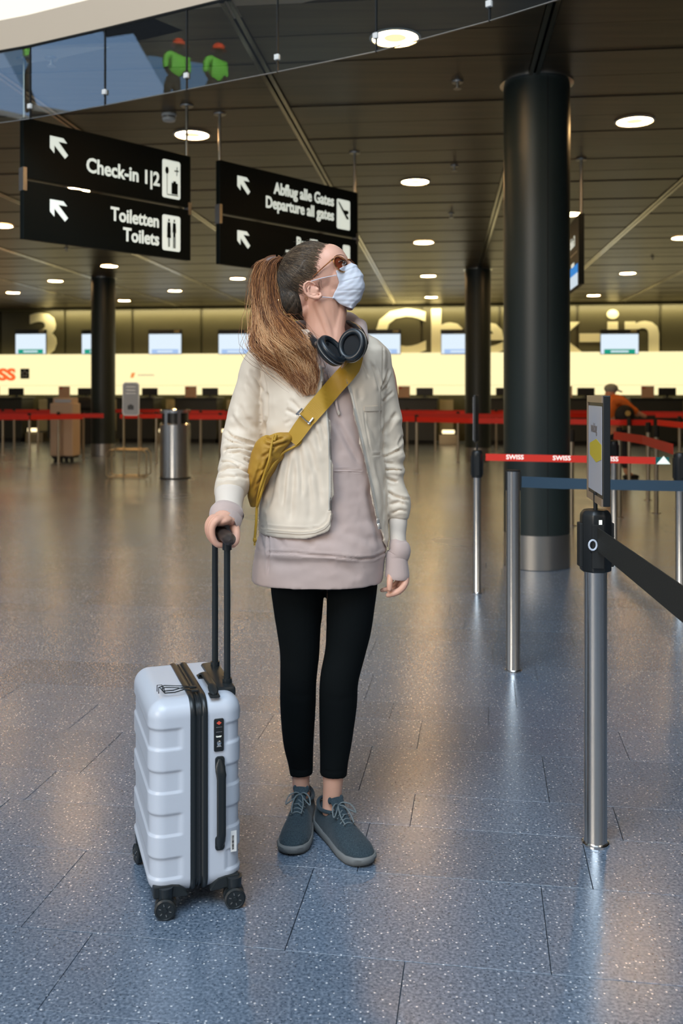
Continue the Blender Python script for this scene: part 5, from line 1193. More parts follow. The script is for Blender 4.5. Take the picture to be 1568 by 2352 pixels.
# hoodie sub-parts
cuff([(522, 1168, 2.61, 33), (520, 1178, 2.60, 38.5), (519, 1186, 2.59, 39.5), (521, 1196, 2.585, 36), (524, 1204, 2.585, 31)], 'cuff_fold', M_hood, hood, 6, .03)
cuff([(526, 1174, 2.63, 32), (523, 1184, 2.605, 34.5), (519, 1196, 2.574, 35), (516, 1206, 2.546, 33.5), (515, 1208, 2.541, 31)], 'cuff', M_hood, hood, 80, .006)
cuff([(912, 1240, 2.755, 18.5), (914, 1252, 2.75, 22), (917, 1262, 2.745, 24.5), (915, 1272, 2.745, 25), (911, 1279, 2.745, 24), (909, 1285, 2.745, 23)], 'cuff_fold', M_hood, hood, 6, .05)
cuff([(911, 1268, 2.745, 23), (910, 1280, 2.745, 24.5), (911, 1300, 2.742, 26), (912, 1321, 2.74, 28), (912, 1325, 2.74, 27)], 'cuff', M_hood, hood, 80, .006)
for pts in ([(752, 855), (760, 880), (768, 905), (773, 925), (776, 942)], [(757, 880), (764, 905), (770, 925), (775, 945)]):
    P = [ray(x, y, jhb, .005) for x, y in pts]; MB().tube(P, .0022, 8).build('drawstring', M_hood, hood); MB().tube([P[-1], P[-1]+Vector((.004, -.001, -.010))], .0028, 8).build('aglet', M_zip, hood)
ribbon([(766, 1081), (790, 1080), (815, 1081), (832, 1083)], 4, bvh_of(hm), .0015, .003, 'pocket_seam', M_hood, hood)
# ---- shoes
def shoe(heel, toe, mirror, collar_px):
    heel = Vector((*heel, 0)); toe = Vector((*toe, 0)); L = (toe-heel).length; f = (toe-heel).normalized(); s = Vector((f.y, -f.x, 0))*mirror   # s: outer side
    def Q(t, o, z): return heel+f*(t*L)+s*o+Vector((0, 0, z))
    OW = [(0, .006, .006), (.03, .024, .024), (.1, .032, .032), (.25, .034, .033), (.42, .037, .031), (.58, .044, .036), (.72, .048, .042), (.84, .045, .042), (.93, .034, .034), (.98, .018, .020), (1, .005, .007)]
    def out(t, k=1, ex=0): o, i = lerp_tab(OW, t); return (o+ex)*k, (i+ex)*k
    ts = [0, .01, .03, .06, .1, .16, .22, .3, .38, .46, .54, .62, .7, .78, .84, .89, .93, .96, .98, .992, 1]
    def outline(z, ex, n=48):
        top = [Q(t if ex == 0 else (t*(1+2*ex/L)-ex/L), out(t, 1, ex if 0 < t < 1 else ex*.4)[0], z(t)) for t in ts]; bot = [Q(t if ex == 0 else (t*(1+2*ex/L)-ex/L), -out(t, 1, ex if 0 < t < 1 else ex*.4)[1], z(t)) for t in reversed(ts)]
        return top+bot
    ro = empty('shoe', tuple(Q(.4, 0, 0))); ro.parent = wo_root; ro.matrix_parent_inverse = wm(wo_root).inverted()
    zt = lambda t: .026+.010*max(0, (.3-t)/.3)+.004*max(0, (t-.85)/.15)
    spring = lambda t: .004*max(0, (t-.8)/.2)**2*2
    MB().ring_loft([outline(lambda t: .004+spring(t), .0), outline(lambda t: .010+spring(t), .003), outline(lambda t: zt(t)-.004, .0045), outline(lambda t: zt(t), .002), outline(lambda t: zt(t)-.001, -.004)]).build('midsole', M_sole, ro, True, angle=50)
    MB().ring_loft([outline(lambda t: .0005+spring(t), -.004), outline(lambda t: .001+spring(t), .0), outline(lambda t: .009+spring(t), .0)]).build('tread', M_soled, ro, True)
    HT = [(0, .070), (.03, .082), (.10, .088), (.2, .085), (.3, .086), (.38, .094), (.46, .092), (.55, .082), (.66, .068), (.76, .060), (.86, .053), (.93, .044), (.97, .036), (1, .026)]
    mb = MB(); rings = []
    for t in ts:
        h = lerp_tab(HT, t)[0]; o, i = out(t, .985); zb = zt(t)-.003; n = 24; ring = []
        nar = .70 if t < .45 else .8
        for k in range(n+1):
            a = PI*k/n; c = math.cos(a); sn_ = math.sin(a); w_ = (o if c > 0 else i); y = math.copysign(abs(c)**.8, c)*w_; zz = zb+(h-zb)*sn_**.75
            y *= 1-(1-nar)*sn_**2*(1 if t < .5 else .3)
            ring.append(Q(t, y, zz))
        ring.append(Q(t, 0, zb)); rings.append(ring)
    mb.ring_loft(rings); um = remesh(mb.mesh(), .0030, 4)
    co = getco(um); no = getno(um); rel = co-np.array(heel); tt = (rel@np.array(f))/L; ss = rel@np.array(s); z = co[:, 2]
    # sunken opening around the ankle
    rr_ = np.hypot((tt-.215)*L/.052, ss/.028); dip = np.clip(1-rr_, 0, 1)
    co[:, 2] -= np.where(z > .07, dip*.022, 0)
    # lace stay edge
    e1 = np.exp(-((np.abs(ss)-.017-.004*np.clip((tt-.35)*3, 0, 1))/.0018)**2)*(tt > .36)*(tt < .62)*(z > .04)
    e2 = np.exp(-(((tt-.635)*L)/.0018)**2)*(np.abs(ss) < .022)*(z > .04); co -= no*((e1+e2)*.0022)[:, None]
    setco(um, co); link_mesh('upper', um, M_shoe, ro, True, None)
    # collar, tongue
    cp = [Q(.215+.17*math.cos(a), .0295*math.sin(a), .079+.012*max(0, -math.cos(a))**2+.004*max(0, math.cos(a))) for a in [2*PI*k/28 for k in range(28)]]
    MB().tube(cp, .0055, 10, closed=True).build('collar', M_shoe, ro)
    tg = []
    for k in range(9):
        u = k/8; t = .60-.25*u; z = .072+.036*u+(.012*u*u); wd = .012+.010*u; tg.append([Q(t, wd*math.cos(a), z+.0035*math.sin(a)+.0) for a in [2*PI*q/16 for q in range(16)]])
    MB().ring_loft(tg).build('tongue', M_shoe, ro)
    for sg_ in (-1, 1): MB().ell(Q(.345, .019*sg_, .116), (.006, .006, .010)).build('tongue_loop', M_shoe, ro)
    # laces
    def top(t): return lerp_tab(HT, t)[0]
    lm = [];
    for k, t in enumerate((.39, .445, .50, .555, .60)):
        h = top(t)+.0045; pts = [Q(t+(.012 if k % 2 else -.0)*q/3, .019*q/3, h-.0035*(q/3)**2*3-.002) for q in (-3, -2, -1, 0, 1, 2, 3)]
        MB().tube(pts, .0021, 7).build('lace', M_lace, ro)
        for sg_ in (-1, 1): MB().lathe([(.0012, 0), (.0032, 0), (.0032, .001), (.0012, .001)], c=Q(t, .0195*sg_, h-.0125), n=10, close=True).build('eyelet', M_black, ro)
    for k, t in enumerate((.39, .445, .50)):
        h = top(t)+.006; MB().tube([Q(t, -.016, h-.006), Q(t+.027, 0, h-.001), Q(t+.055, .016, h-.011)], .0020, 7).build('lace', M_lace, ro)
    kn = Q(.40, 0, top(.4)+.012); MB().ell(kn, (.006, .006, .005)).build('bow_knot', M_lace, ro)
    for sg_ in (-1, 1):
        lo = [kn, kn+s*.012*sg_+f*.006+uz*.008, kn+s*.030*sg_+f*.022+uz*.004, kn+s*.036*sg_+f*.040-uz*.012, kn+s*.022*sg_+f*.030-uz*.006, kn]
        mb = MB(); mb.tube(smooth(lo), .0021, 7); mb.build('bow_loop', M_lace, ro)
        en = [kn, kn+s*.010*sg_+f*.02+uz*.002, kn+s*.016*sg_+f*.045-uz*.012, kn+s*.014*sg_+f*.068-uz*.026]
        MB().tube(smooth(en), .0020, 7).build('lace_end', M_lace, ro)
    return ro
shoe((-.108, 2.885), (-.1435, 2.615), -1, 0)
shoe((-.064, 2.805), (.072, 2.555), 1, 0)
# ---- hair
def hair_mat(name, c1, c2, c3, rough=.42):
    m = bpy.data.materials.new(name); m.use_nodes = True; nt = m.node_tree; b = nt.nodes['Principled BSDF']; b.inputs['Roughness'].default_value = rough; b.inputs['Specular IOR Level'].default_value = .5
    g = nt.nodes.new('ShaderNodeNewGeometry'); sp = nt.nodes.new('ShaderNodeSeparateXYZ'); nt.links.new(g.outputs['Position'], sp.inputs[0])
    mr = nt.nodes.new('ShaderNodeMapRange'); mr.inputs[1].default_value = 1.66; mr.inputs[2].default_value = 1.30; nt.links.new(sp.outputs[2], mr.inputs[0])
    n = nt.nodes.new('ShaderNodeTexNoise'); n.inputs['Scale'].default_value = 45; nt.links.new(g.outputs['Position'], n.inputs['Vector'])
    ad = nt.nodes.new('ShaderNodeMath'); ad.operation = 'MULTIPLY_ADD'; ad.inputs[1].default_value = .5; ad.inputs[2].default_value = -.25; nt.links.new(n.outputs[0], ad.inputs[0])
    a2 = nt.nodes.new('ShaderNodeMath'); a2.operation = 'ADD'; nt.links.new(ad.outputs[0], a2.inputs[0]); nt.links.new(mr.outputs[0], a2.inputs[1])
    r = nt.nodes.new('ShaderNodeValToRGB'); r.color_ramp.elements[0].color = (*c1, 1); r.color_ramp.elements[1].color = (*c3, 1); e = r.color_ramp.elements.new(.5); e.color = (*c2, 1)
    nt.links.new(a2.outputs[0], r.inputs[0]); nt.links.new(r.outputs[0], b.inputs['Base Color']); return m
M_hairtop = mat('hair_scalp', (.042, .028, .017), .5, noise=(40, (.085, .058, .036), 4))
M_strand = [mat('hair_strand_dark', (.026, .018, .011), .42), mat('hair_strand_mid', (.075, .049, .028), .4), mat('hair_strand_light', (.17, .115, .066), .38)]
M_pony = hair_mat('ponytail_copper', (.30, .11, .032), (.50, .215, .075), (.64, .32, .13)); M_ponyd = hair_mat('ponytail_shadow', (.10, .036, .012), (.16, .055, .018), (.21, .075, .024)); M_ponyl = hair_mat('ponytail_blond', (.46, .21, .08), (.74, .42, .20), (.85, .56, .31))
HL = [(768, 550), (758, 554), (747, 561), (737, 574), (731, 590), (722, 606), (725, 624), (719, 637), (706, 645), (695, 650), (692, 672), (698, 700), (702, 722), (706, 745), (712, 770)]
HLa = np.array(HL, float)
def hair_region(px, py): return px < np.interp(py, HLa[1:, 1], HLa[1:, 0])
co = getco(head); px_, py_ = proj(co); reg = hair_region(px_, py_) & (py_ < 738) & (segdist(px_, py_, HL) > 6)
dd_ = segdist(px_, py_, HL)
no = getno(head); lift = np.clip((dd_-5)/22, 0.02, 1)*.0060; lift += np.sin((px_*.55+py_*.35)*.9+vnoise(co*40, 2)*2)*.0006*(lift > .003)
bm = bmesh.new(); bm.from_mesh(head); bm.verts.ensure_lookup_table()
bmesh.ops.delete(bm, geom=[v for v in bm.verts if not reg[v.index]], context='VERTS') if False else None
keep = [f for f in bm.faces if all(reg[v.index] for v in f.verts)]; dele = [f for f in bm.faces if not all(reg[v.index] for v in f.verts)]
for v in bm.verts: v.co = v.co+Vector(no[v.index]*lift[v.index])
bmesh.ops.delete(bm, geom=dele, context='FACES'); capm = bpy.data.meshes.new('hair'); bm.to_mesh(capm); bm.free()
hair = link_mesh('hair', capm, M_hairtop, wo_root, True, None)
capb = bvh_of(capm); TIE = V(651, 601, HD+.012)
cands = [(v.co.copy(), i) for i, v in enumerate(capm.vertices)]; rh = random.Random(11)
mbs = [MB(), MB(), MB()]; hcen = V(722, 632, HD)
cc, _, _ = None, 0, 0
capco = getco(capm); cpx, cpy = proj(capco); cd_ = segdist(cpx, cpy, HL)
wts = np.exp(-cd_/18)+.12; wts *= (capco[:, 1] < HD+.03)*1.0+.25; wts /= wts.sum()
roots = [(Vector(capco[i]), cpy[i]) for i in rng.choice(len(capco), 2600, p=wts)]
for k in range(700):
    t = rh.random()*10.2; x = float(np.interp(t, range(len(HL)), HLa[:, 0]))+rh.gauss(0, 3.4)+1.5; y = float(np.interp(t, range(len(HL)), HLa[:, 1]))+rh.gauss(0, 1.5)
    p = ray(x, y, hb, .0006, None) if hb.ray_cast(CAM, (V(x, y, 1.0)-CAM).normalized())[0] else None
    if p is not None: roots.append((p, y+1000))
for i in rng.choice(len(capco), 900, p=(nw_ := ((cpy > 640) & (capco[:, 1] < HD+.02)).astype(float))/nw_.sum()): roots.append((Vector(capco[i]), cpy[i]))
for p0, ry in roots:
    i = 0; pts = []; hi = rh.uniform(.0004, .0022); wob = rh.uniform(-.008, .008)
    hl_ = ry > 1000; ry = ry-1000 if hl_ else ry; lowpart = ry > 650
    for k in range(9):
        t = k/8; q = p0.lerp(TIE, t)
        mid = math.sin(PI*t); q = q+Vector((0, 0, wob*mid)); nz_ = vnoise(np.array([[q.x*16+t, q.y*12, q.z*16]]), 21)[0]; q = q+Vector((.2, 0, 1))*(nz_*.005*mid)
        loc, nrm_, _, _ = capb.find_nearest(q)
        out_ = (q-hcen); q2 = loc+(loc-hcen).normalized()*(hi*min(1, mid*1.6+.1)) if t < .93 else q
        if k == 0: q2 = p0
        pts.append(q2)
    bx = 0 if rh.random() < (.88 if lowpart else (.30 if ry < 605 else .55)) else (1 if rh.random() < .6 else 2)  # light on the crown put into colour: lighter strands above, darker below
    if hl_: bx = 1 if rh.random() < .6 else 2
    mbs[bx].tube(pts, [.00025]+[.00048]*7+[.0004], 3, cap=False)
for b_, m_ in zip(mbs, M_strand): tag(b_.build('hair_strands', m_, hair, True, angle=None), kind='stuff')
# flyaway hairs along crown and hairline
mb = MB()
for k in range(60):
    i = int(rng.choice(len(capco), p=wts)); p0 = Vector(capco[i])+Vector((0, 0, .002)); o_ = (p0-hcen).normalized(); pts = [p0]; v_ = (o_*.5+(TIE-p0).normalized()*.8).normalized()
    for q in range(5): pts.append(pts[-1]+v_*rh.uniform(.004, .008)); v_ = (v_+Vector((rh.uniform(-.35, .35), rh.uniform(-.3, .3), rh.uniform(-.45, .25)))).normalized()
    mb.tube(pts, [.0005, .0004, .0004, .0003, .0003, .0002], 3, cap=False)
for k in range(6):                               # wisps in front of and above the ear, at the temple
    x = 728+rh.uniform(-4, 10); y = 612+rh.uniform(-10, 36); p0 = ray(x, y, hb, .002); pts = [p0]
    for q in range(5): x += rh.uniform(-3, 2.5); y += rh.uniform(2, 6); pts.append(ray(x, y, hb, .0025))
    mb.tube(pts, [.0005, .0004, .0004, .0003, .0003, .0002], 3, cap=False)
tag(mb.build('flyaway_hairs', M_strand[1], hair, True, angle=None), kind='stuff')
# hair tie
MB().tube([TIE+Vector((.012*math.cos(a)*.55, .013*math.sin(a), .014*math.cos(a))) for a in [2*PI*k/20 for k in range(20)]], .0045, 8, closed=True).build('hair_tie', M_black, hair)
for k in range(7):
    a = 2*PI*k/7; MB().ell(TIE+Vector((.012*math.cos(a)*.55, -.013*abs(math.sin(a)), .016*math.cos(a))), .0035, n=10, m=6).build('tie_bead', mat('bead', (.02, .02, .022), .1), hair)
# ponytail: strands follow a shared path that widens and spills over the shoulder
PT = [(651, 601, HD+.012, 3), (634, 590, HD+.01, 12), (612, 604, HD+.005, 19), (604, 640, HD, 23), (606, 690, HD-.005, 28), (614, 735, HD-.015, 35), (630, 775, HD-.06, 48), (660, 812, 2.60, 50), (682, 846, 2.57, 40), (700, 880, 2.575, 26), (710, 908, 2.59, 13)]
PA = np.array(PT, float)
def pony(t, ang, rad, ph, cur):
    x, y, d, r = [float(np.interp(t, range(len(PT)), PA[:, k])) for k in range(4)]
    w_ = math.sin(t*1.7+ph)*(.18*min(1, t/4)+.035*max(0, t-5))+cur*math.sin(t*3.1+ph*1.7)*.11
    dx = math.cos(ang)*rad+w_
    return (x+dx*r*1.0, y+ (math.cos(ang)*rad)*r*-.35*(1 if t > 5 else 0), d+math.sin(ang)*rad*R3(r, d)*.55)
surf = bvh_of(jm, hm)
pm = [MB(), MB(), MB()]
clumps = [(rh.uniform(0, 2*PI), math.sqrt(rh.random())*.95, rh.uniform(0, 6.28), rh.uniform(-1, 1), min(10, rh.gauss(8.5, 1.15)), rh.random()) for _ in range(64)]
for k in range(3600):
    ca, cr_, ph, cur, te, shade = clumps[k % 64]; stray = rh.random() < .12
    ox = math.cos(ca)*cr_+rh.gauss(0, .15 if not stray else .35); oy = math.sin(ca)*cr_+rh.gauss(0, .13 if not stray else .35)
    rad = math.hypot(ox, oy); ang = math.atan2(oy, ox); ph += rh.gauss(0, .12 if not stray else 1.2); te = max(4.5, min(10, te+rh.gauss(0, .55)))
    pts = []; n_ = 21
    side = math.cos(ang)*rad; 
    for q in range(n_+1):
        t = te*q/n_; x, y, d = pony(t, ang, rad, ph, cur); p = V(x, y, d)
        if t > 4.4:
            dr_ = (V(x, y, 1)-CAM).normalized(); h = surf.ray_cast(CAM, dr_)
            if h[0] is not None:
                lim = h[0].y-.003-.012*(1-rad)*0-.010*(math.sin(ang)*rad+1)*.5
                if p.y > lim or t > 7: p = V(x, y, lim)
        pts.append(p)
    ys = [p.y for p in pts]
    for _ in range(6): ys = [ys[0]]+[(ys[i-1]+ys[i]+ys[i+1])/3 for i in range(1, len(ys)-1)]+[ys[-1]]
    pts = [Vector((p.x*y_/p.y, y_, CH+(p.z-CH)*y_/p.y)) for p, y_ in zip(pts, ys)]
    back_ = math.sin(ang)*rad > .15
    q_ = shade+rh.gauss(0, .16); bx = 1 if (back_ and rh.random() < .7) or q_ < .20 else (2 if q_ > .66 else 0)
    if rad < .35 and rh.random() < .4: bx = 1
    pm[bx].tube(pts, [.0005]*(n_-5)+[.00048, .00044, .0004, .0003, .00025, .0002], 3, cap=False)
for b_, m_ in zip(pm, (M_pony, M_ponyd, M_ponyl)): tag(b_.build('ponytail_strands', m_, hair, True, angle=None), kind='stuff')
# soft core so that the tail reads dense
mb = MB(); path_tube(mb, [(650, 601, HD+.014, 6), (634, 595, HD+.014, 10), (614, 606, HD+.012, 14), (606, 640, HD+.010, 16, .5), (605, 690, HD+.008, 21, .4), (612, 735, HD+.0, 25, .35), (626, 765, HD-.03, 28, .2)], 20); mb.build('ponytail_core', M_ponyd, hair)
# ---- eye, brow, mask, glasses
ec = ray(784, 606, hb, -.0098)
eo = MB().ell(ec+Vector((0, .001, 0)), .0092, n=20, m=14).build('eye', mat('eye_white', (.46, .40, .36), .25), wo_root)
MB().ell(ec+Vector((.0065, -.0055, .004)), .0048, n=14, m=8).build('iris', mat('iris_brown', (.05, .03, .02), .2), eo)
mb = MB()
for k in range(3): mb.tube([ray(777+k*.3, 603-k*.5, hb, .002), ray(784, 599-k*.6, hb, .003), ray(790, 599-k*.6, hb, .002)], .0009, 5)
mb.build('eyelashes', M_hairtop, wo_root)
mb = MB()
for k in range(0):
    x = 768+22*k/26; y = 591-3.5*math.sin(k/26*PI)+rh.uniform(-1, 1); mb.tube([ray(x, y+1.5, hb, .001), ray(x-2.5, y-1.5, hb, .0015)], .0005, 4)
bpts = [ray(x, y, hb, .0005) for x, y in ((768, 589), (775, 585.5), (783, 585), (790, 588))]; mb.tube(smooth(bpts), [.001]*3+[.0016]*10+[.001]*3, 6, flat=.5); mb.build('eyebrow', M_strand[1], wo_root)
# mask: pleated sheet from cheek to cheek round the muzzle (profile from the photograph)
prof = [(808, 606), (818, 612), (827, 623), (834, 638), (837, 655), (835, 672), (828, 688), (818, 701), (808, 712)]
cheek = [(771, 628), (773, 636), (776, 645), (778, 655), (774, 665), (768, 676), (763, 688), (782, 702), (803, 711)]
NR, NC = 48, 36; grid = []
for r in range(NR+1):
    t = r/NR*8; cx_, cy_ = [float(np.interp(t, range(9), [q[k] for q in prof])) for k in (0, 1)]; sx_, sy_ = [float(np.interp(t, range(9), [q[k] for q in cheek])) for k in (0, 1)]
    pf = (r/NR*4.5+.2) % 1; pleat = .0050*(pf if pf < .8 else (1-pf)*4)-.002
    row = []
    for c in range(NC+1):
        u = -1+2*c/NC; k = abs(u); e = 1-k**2.3
        x = sx_+(cx_-sx_)*e; y = sy_+(cy_-sy_)*e
        dep = HD-.008-math.copysign(1, -u)*0; half = .052*(1-.25*abs(t-4)/4)
        yy = HD-.012*e+math.copysign(half*(1-(1-k)**1.9), u)
        p = V(x, y, HD); p.y = yy; p.x += pleat*(1-k*.75); p.y += math.copysign(pleat*1.1*min(1, k*5)*(1-max(0, k-.85)*5), u)+.0006*math.sin(c*1.3+r*.9); p.z += pleat*.3
        qy = ray(784+p.x*F/p.y, HZ-(p.z-CH)*F/p.y, hb, .003, 9).y
        if qy < 8: p.y = min(p.y, qy) if u < 0 else max(p.y, 2*HD-qy)
        row.append(p)
    grid.append(row)
vs_ = [p for row in grid for p in row]; fs = [(r*(NC+1)+c, r*(NC+1)+c+1, (r+1)*(NC+1)+c+1, (r+1)*(NC+1)+c) for r in range(NR) for c in range(NC)]
me = bpy.data.meshes.new('mask'); me.from_pydata(vs_, [], fs); me.update()
me = evalmesh(me, [('SOLIDIFY', dict(thickness=.0016, offset=0)), ('SUBSURF', dict(levels=1, render_levels=1))])
mask = link_mesh('face_mask', me, M_mask, wo_root, True, None)
maskb = bvh_of(me)
for (a_, mid_, b_) in (((772, 632), (742, 638), (714, 646)), ((765, 684), (752, 683), (736, 682))):
    P = smooth([ray(*a_, hb, .006), ray(*mid_, hb, .0045), ray(*b_, hb, .010)]); MB().tube(P, .0012, 6).build('ear_loop', M_mask, mask)
MB().ell(ray(765, 684, maskb, .002, HD-.05), .003, n=8, m=6).build('loop_knot', M_mask, mask)
# glasses
M_tort = mat('tortoise_frame', (.16, .045, .015), .2, noise=(220, (.38, .13, .03), 2), coat=.5); M_gold = mat('gold_metal', (.75, .42, .18), .2, 1)
def lensmat():
    m = bpy.data.materials.new('lens'); m.use_nodes = True; nt = m.node_tree; nt.nodes.clear(); L = nt.links
    t = nt.nodes.new('ShaderNodeBsdfTransparent'); t.inputs[0].default_value = (.50, .31, .23, 1); g = nt.nodes.new('ShaderNodeBsdfGlossy'); g.inputs['Roughness'].default_value = .03
    f = nt.nodes.new('ShaderNodeLayerWeight'); f.inputs[0].default_value = .25; x = nt.nodes.new('ShaderNodeMixShader'); o = nt.nodes.new('ShaderNodeOutputMaterial')
    L.new(f.outputs['Fresnel'], x.inputs[0]); L.new(t.outputs[0], x.inputs[1]); L.new(g.outputs[0], x.inputs[2]); L.new(x.outputs[0], o.inputs[0]); return m
M_lens = lensmat(); gl = empty('glasses', tuple(V(785, 605, HD-.05))); gl.parent = wo_root; gl.matrix_parent_inverse = wm(wo_root).inverted(); gl['label'] = 'brown tinted eyeglasses with tortoiseshell and gold frame'
rimn = smooth([V(766, 597, HD-.066), V(769, 591, HD-.064), V(777, 589, HD-.056), V(787, 594, HD-.044), V(795, 602, HD-.030), (V(797, 614, HD-.024)), V(793, 622, HD-.028), V(785, 625, HD-.040), V(776, 619, HD-.053), V(768, 608, HD-.064)], 4, True)
rimn = [V(784+p.x*F/p.y, HZ-(p.z-CH)*F/p.y, min(p.y, ray(784+p.x*F/p.y, HZ-(p.z-CH)*F/p.y, hb, .005, 9).y)) for p in rimn]
MB().tube(rimn, .0017, 8, closed=True).build('rim', M_gold, gl)
bw = [p for p in rimn[:18]]; MB().tube(bw, .0026, 8).build('brow_bar', M_tort, gl)
cm_ = sum(rimn, Vector())/len(rimn); lm_ = bpy.data.meshes.new('lens'); lm_.from_pydata([tuple(cm_+Vector((.002, -.002, 0)))]+[tuple(p) for p in rimn], [], [(0, i+1, (i+1) % len(rimn)+1) for i in range(len(rimn))]); link_mesh('lens', lm_, M_lens, gl, True, None)
rimf = smooth([V(801, 596, HD-.012), V(808, 600, HD+.004), V(815, 608, HD+.030), V(812, 620, HD+.036), V(806, 622, HD+.02), V(802, 612, HD+.0)], 5, True)
MB().tube(rimf, .0018, 8, closed=True).build('rim', M_tort, gl)
cm_ = sum(rimf, Vector())/len(rimf); lm_ = bpy.data.meshes.new('lens'); lm_.from_pydata([tuple(cm_)]+[tuple(p) for p in rimf], [], [(0, i+1, (i+1) % len(rimf)+1) for i in range(len(rimf))]); link_mesh('lens', lm_, M_lens, gl, True, None)
MB().tube(smooth([V(794, 600, HD-.031), V(798, 596, HD-.022), V(802, 597, HD-.011)]), .0024, 8).build('bridge', M_tort, gl)
tp = smooth([V(766, 594, HD-.067), V(757, 601, HD-.076), ray(742, 614, hb, .006), ray(728, 627, hb, .006), ray(714, 640, capb, .004, HD-.07)])
MB().tube(tp, .0017, 8).build('temple', M_tort, gl); MB().tube(tp[:6], .0023, 8).build('hinge', M_gold, gl)
# earring
MB().tube([ep(703+3.2*math.cos(a), 686+4*math.sin(a), .008) for a in [2*PI*k/14 for k in range(14)]], .0008, 6, closed=True).build('earring', M_gold, wo_root)
# ---- headphones round the neck
hp_ = empty('headphones', tuple(V(780, 800, 2.60))); tag(hp_, 'black over-ear headphones hanging round the traveller\'s neck', 'headphones')
M_hpc = mat('headphone_cushion', (.008, .013, .018), .38, coat=.15); M_hps = mat('headphone_shell', (.012, .016, .020), .38); M_mesh = mat('headphone_cloth', (.006, .007, .009), .9)
def cup(c, nrm_, up_, rx, rz):
    nrm_ = nrm_.normalized(); ux_ = up_.cross(nrm_).normalized(); uy_ = nrm_.cross(ux_).normalized(); M = Matrix((ux_, uy_, nrm_)).transposed() @ Matrix.Diagonal((rx/.04, rz/.04, 1))
    MB().lathe([(0, -.026), (.024, -.026), (.034, -.022), (.0395, -.012), (.0395, -.002), (0, -.002)], c=c, M=M, n=40).build('ear_cup', M_hps, hp_)
    MB().lathe([(.0325+.0078*math.cos(a), .004+.0085*math.sin(a)) for a in [2*PI*k/18 for k in range(18)]], c=c, M=M, n=48, close=True).build('cushion', M_hpc, hp_, angle=None)
    MB().lathe([(0, -.001), (.024, -.001), (.024, .002), (0, .003)], c=c, M=M, n=32).build('speaker_cloth', M_mesh, hp_)
    MB().lathe([(.0400, -.008), (.0412, -.008), (.0412, -.0055), (.0400, -.0055)], c=c, M=M, n=40, close=True).build('trim_line', M_gold if False else M_zip, hp_)
cR = V(808, 793, 2.600); cup(cR, Vector((-.42, -.86, .22)), Vector((.15, 0, 1)), .040, .048)
cL = V(762, 804, 2.590); cup(cL, Vector((.62, -.46, .60)), Vector((-.55, .1, .9)), .041, .048)
MB().tube(smooth([V(741, 800, 2.605), V(722, 786, 2.635), V(710, 772, 2.72), V(712, 762, 2.83), V(745, 748, 2.895), V(785, 738, 2.87), V(808, 746, 2.79), V(828, 760, 2.70), V(838, 785, 2.63)], 6), .0085, 12, flat=1.5).build('headband', M_hps, hp_)
for pts in ([V(722, 786, 2.63), V(738, 790, 2.60), V(752, 792, 2.585)], [V(838, 780, 2.635), V(839, 795, 2.615), V(832, 812, 2.61)]): MB().tube(smooth(pts), .0065, 10, flat=1.3).build('yoke', M_hps, hp_)
MB().tube([V(727, 789, 2.618), V(733, 790, 2.606)], .0075, 10).build('hinge', M_zip, hp_)
# ---- crossbody bag
bag = empty('crossbody_bag', tuple(V(610, 1080, 2.64))); tag(bag, 'ochre yellow crossbody bag with wide strap, slung over the traveller\'s jacket', 'bag')
hpb = bvh_of(jm, hm)
sA = ribbon([(808, 802, 34), (815, 822, 37), (808, 842, 40), (795, 858, 42), (770, 885, 42), (745, 915, 42), (720, 944, 41), (703, 964, 40)], 41, hpb, .0115, .0045, 'strap', M_ochre, bag, smooth=8)
sB = ribbon([(706, 962, 36), (690, 984, 36), (676, 1004, 34), (668, 1014, 30)], 36, hpb, .0135, .0035, 'strap_lower', M_ochre, bag, smooth=4)
for k in range(3):
    a_ = [(700-7*k, 921+9*k), (738-7*k, 938+9*k)]
MB().tube(smooth([ray(682, 950, hpb, .017), ray(690, 955, hpb, .020), ray(703, 967, hpb, .020), ray(713, 973, hpb, .018)]), .0024, 8).build('buckle_bar', M_chrome, bag)
for a_, b_ in (((694, 938), (680, 952)), ((719, 960), (708, 974))):
    MB().tube([ray(*a_, hpb, .016), ray(*b_, hpb, .017)], .0032, 8).build('buckle_side', M_chrome, bag)
mb = MB()                                           # stitching: rows of tiny dashes
for r in range(7):
    for c in range(9):
        o_ = (c-4)*3.9; s_ = r*4.2; x = 727-.65*s_+.76*o_; y = 925+.76*s_+.65*o_; mb.tube([ray(x, y, hpb, .0165), ray(x+1.6, y+1.3, hpb, .0165)], .0004, 4)
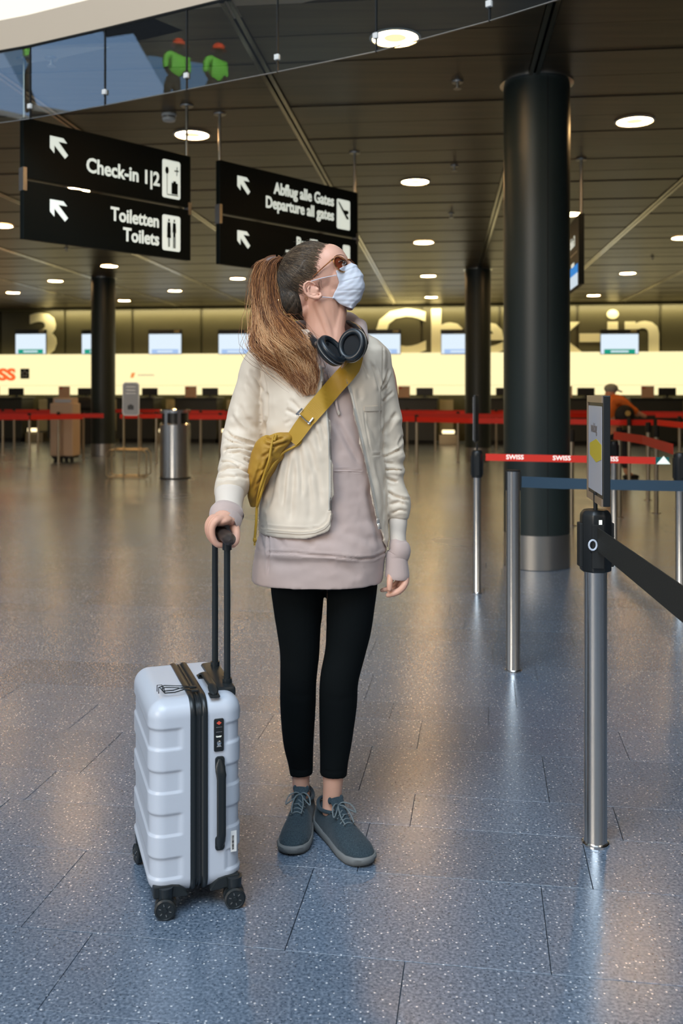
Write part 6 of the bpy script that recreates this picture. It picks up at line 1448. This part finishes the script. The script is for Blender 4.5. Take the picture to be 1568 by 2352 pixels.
tag(mb.build('stitching', mat('stitch_thread', (.60, .38, .06), .7), bag), kind='stuff')
mb = MB(); E(mb, 640, 1010, 2.655, .045, .030, .020, 12); E(mb, 618, 1035, 2.665, .045, .040, .045, 55)
path_tube(mb, [(658, 1006, 2.645, 15, .6), (636, 1018, 2.65, 26, .8), (614, 1042, 2.665, 34, .9), (600, 1075, 2.68, 31, 1.2), (590, 1110, 2.695, 22, 1.4), (583, 1140, 2.70, 15, 1.3), (581, 1165, 2.70, 6, 1)], 24)
bgm = remesh(mb.mesh(), .003, 3)
creases(bgm, [([(655, 1005), (625, 1012), (603, 1003)], 2.4, .006), ([(665, 1012), (630, 1025), (604, 1020)], 2.4, .006), ([(640, 1022), (615, 1042), (598, 1052)], 3, .004), ([(625, 1040), (606, 1075), (590, 1090)], 3, .005), ([(616, 1060), (600, 1100), (584, 1120)], 3, .004), ([(600, 1060), (588, 1100), (576, 1130)], 3, .004), ([(598, 1120), (585, 1150)], 2, .003)])
co = getco(bgm); no = getno(bgm); setco(bgm, co+no*(vnoise(co*55, 8)*.0018)[:, None])
pouch = link_mesh('pouch', bgm, M_ochrec, bag, True, None)
pb_ = bvh_of(bgm, jm, hm)
for pts in ([(630, 1012), (634, 1000), (628, 1003), (622, 1030), (617, 1060), (606, 1092), (596, 1125), (590, 1160), (588, 1200), (585, 1235)], [(692, 1005), (688, 1018), (672, 1028), (650, 1040), (632, 1062), (620, 1080), (608, 1100), (598, 1140), (590, 1165)]):
    P = [ray(x, y, pb_, .005, 2.66) for x, y in pts]; ys = [p.y for p in P]
    ys = [min(ys[max(i-1, 0)], ys[i]+.004, ys[min(i+1, len(ys)-1)]+.01) for i in range(len(ys))]; P = [V(x, y, d) for (x, y), d in zip(pts, ys)]
    MB().tube(smooth(P), .0036, 8).build('cord', M_ochre, bag)
k_ = ray(585, 1240, pb_, .006, 2.66); MB().ell(k_, (.0055, .005, .008)).tube([k_, k_+Vector((-.001, 0, -.016))], [.003, .002], 8).build('cord_knot', M_ochre, bag)
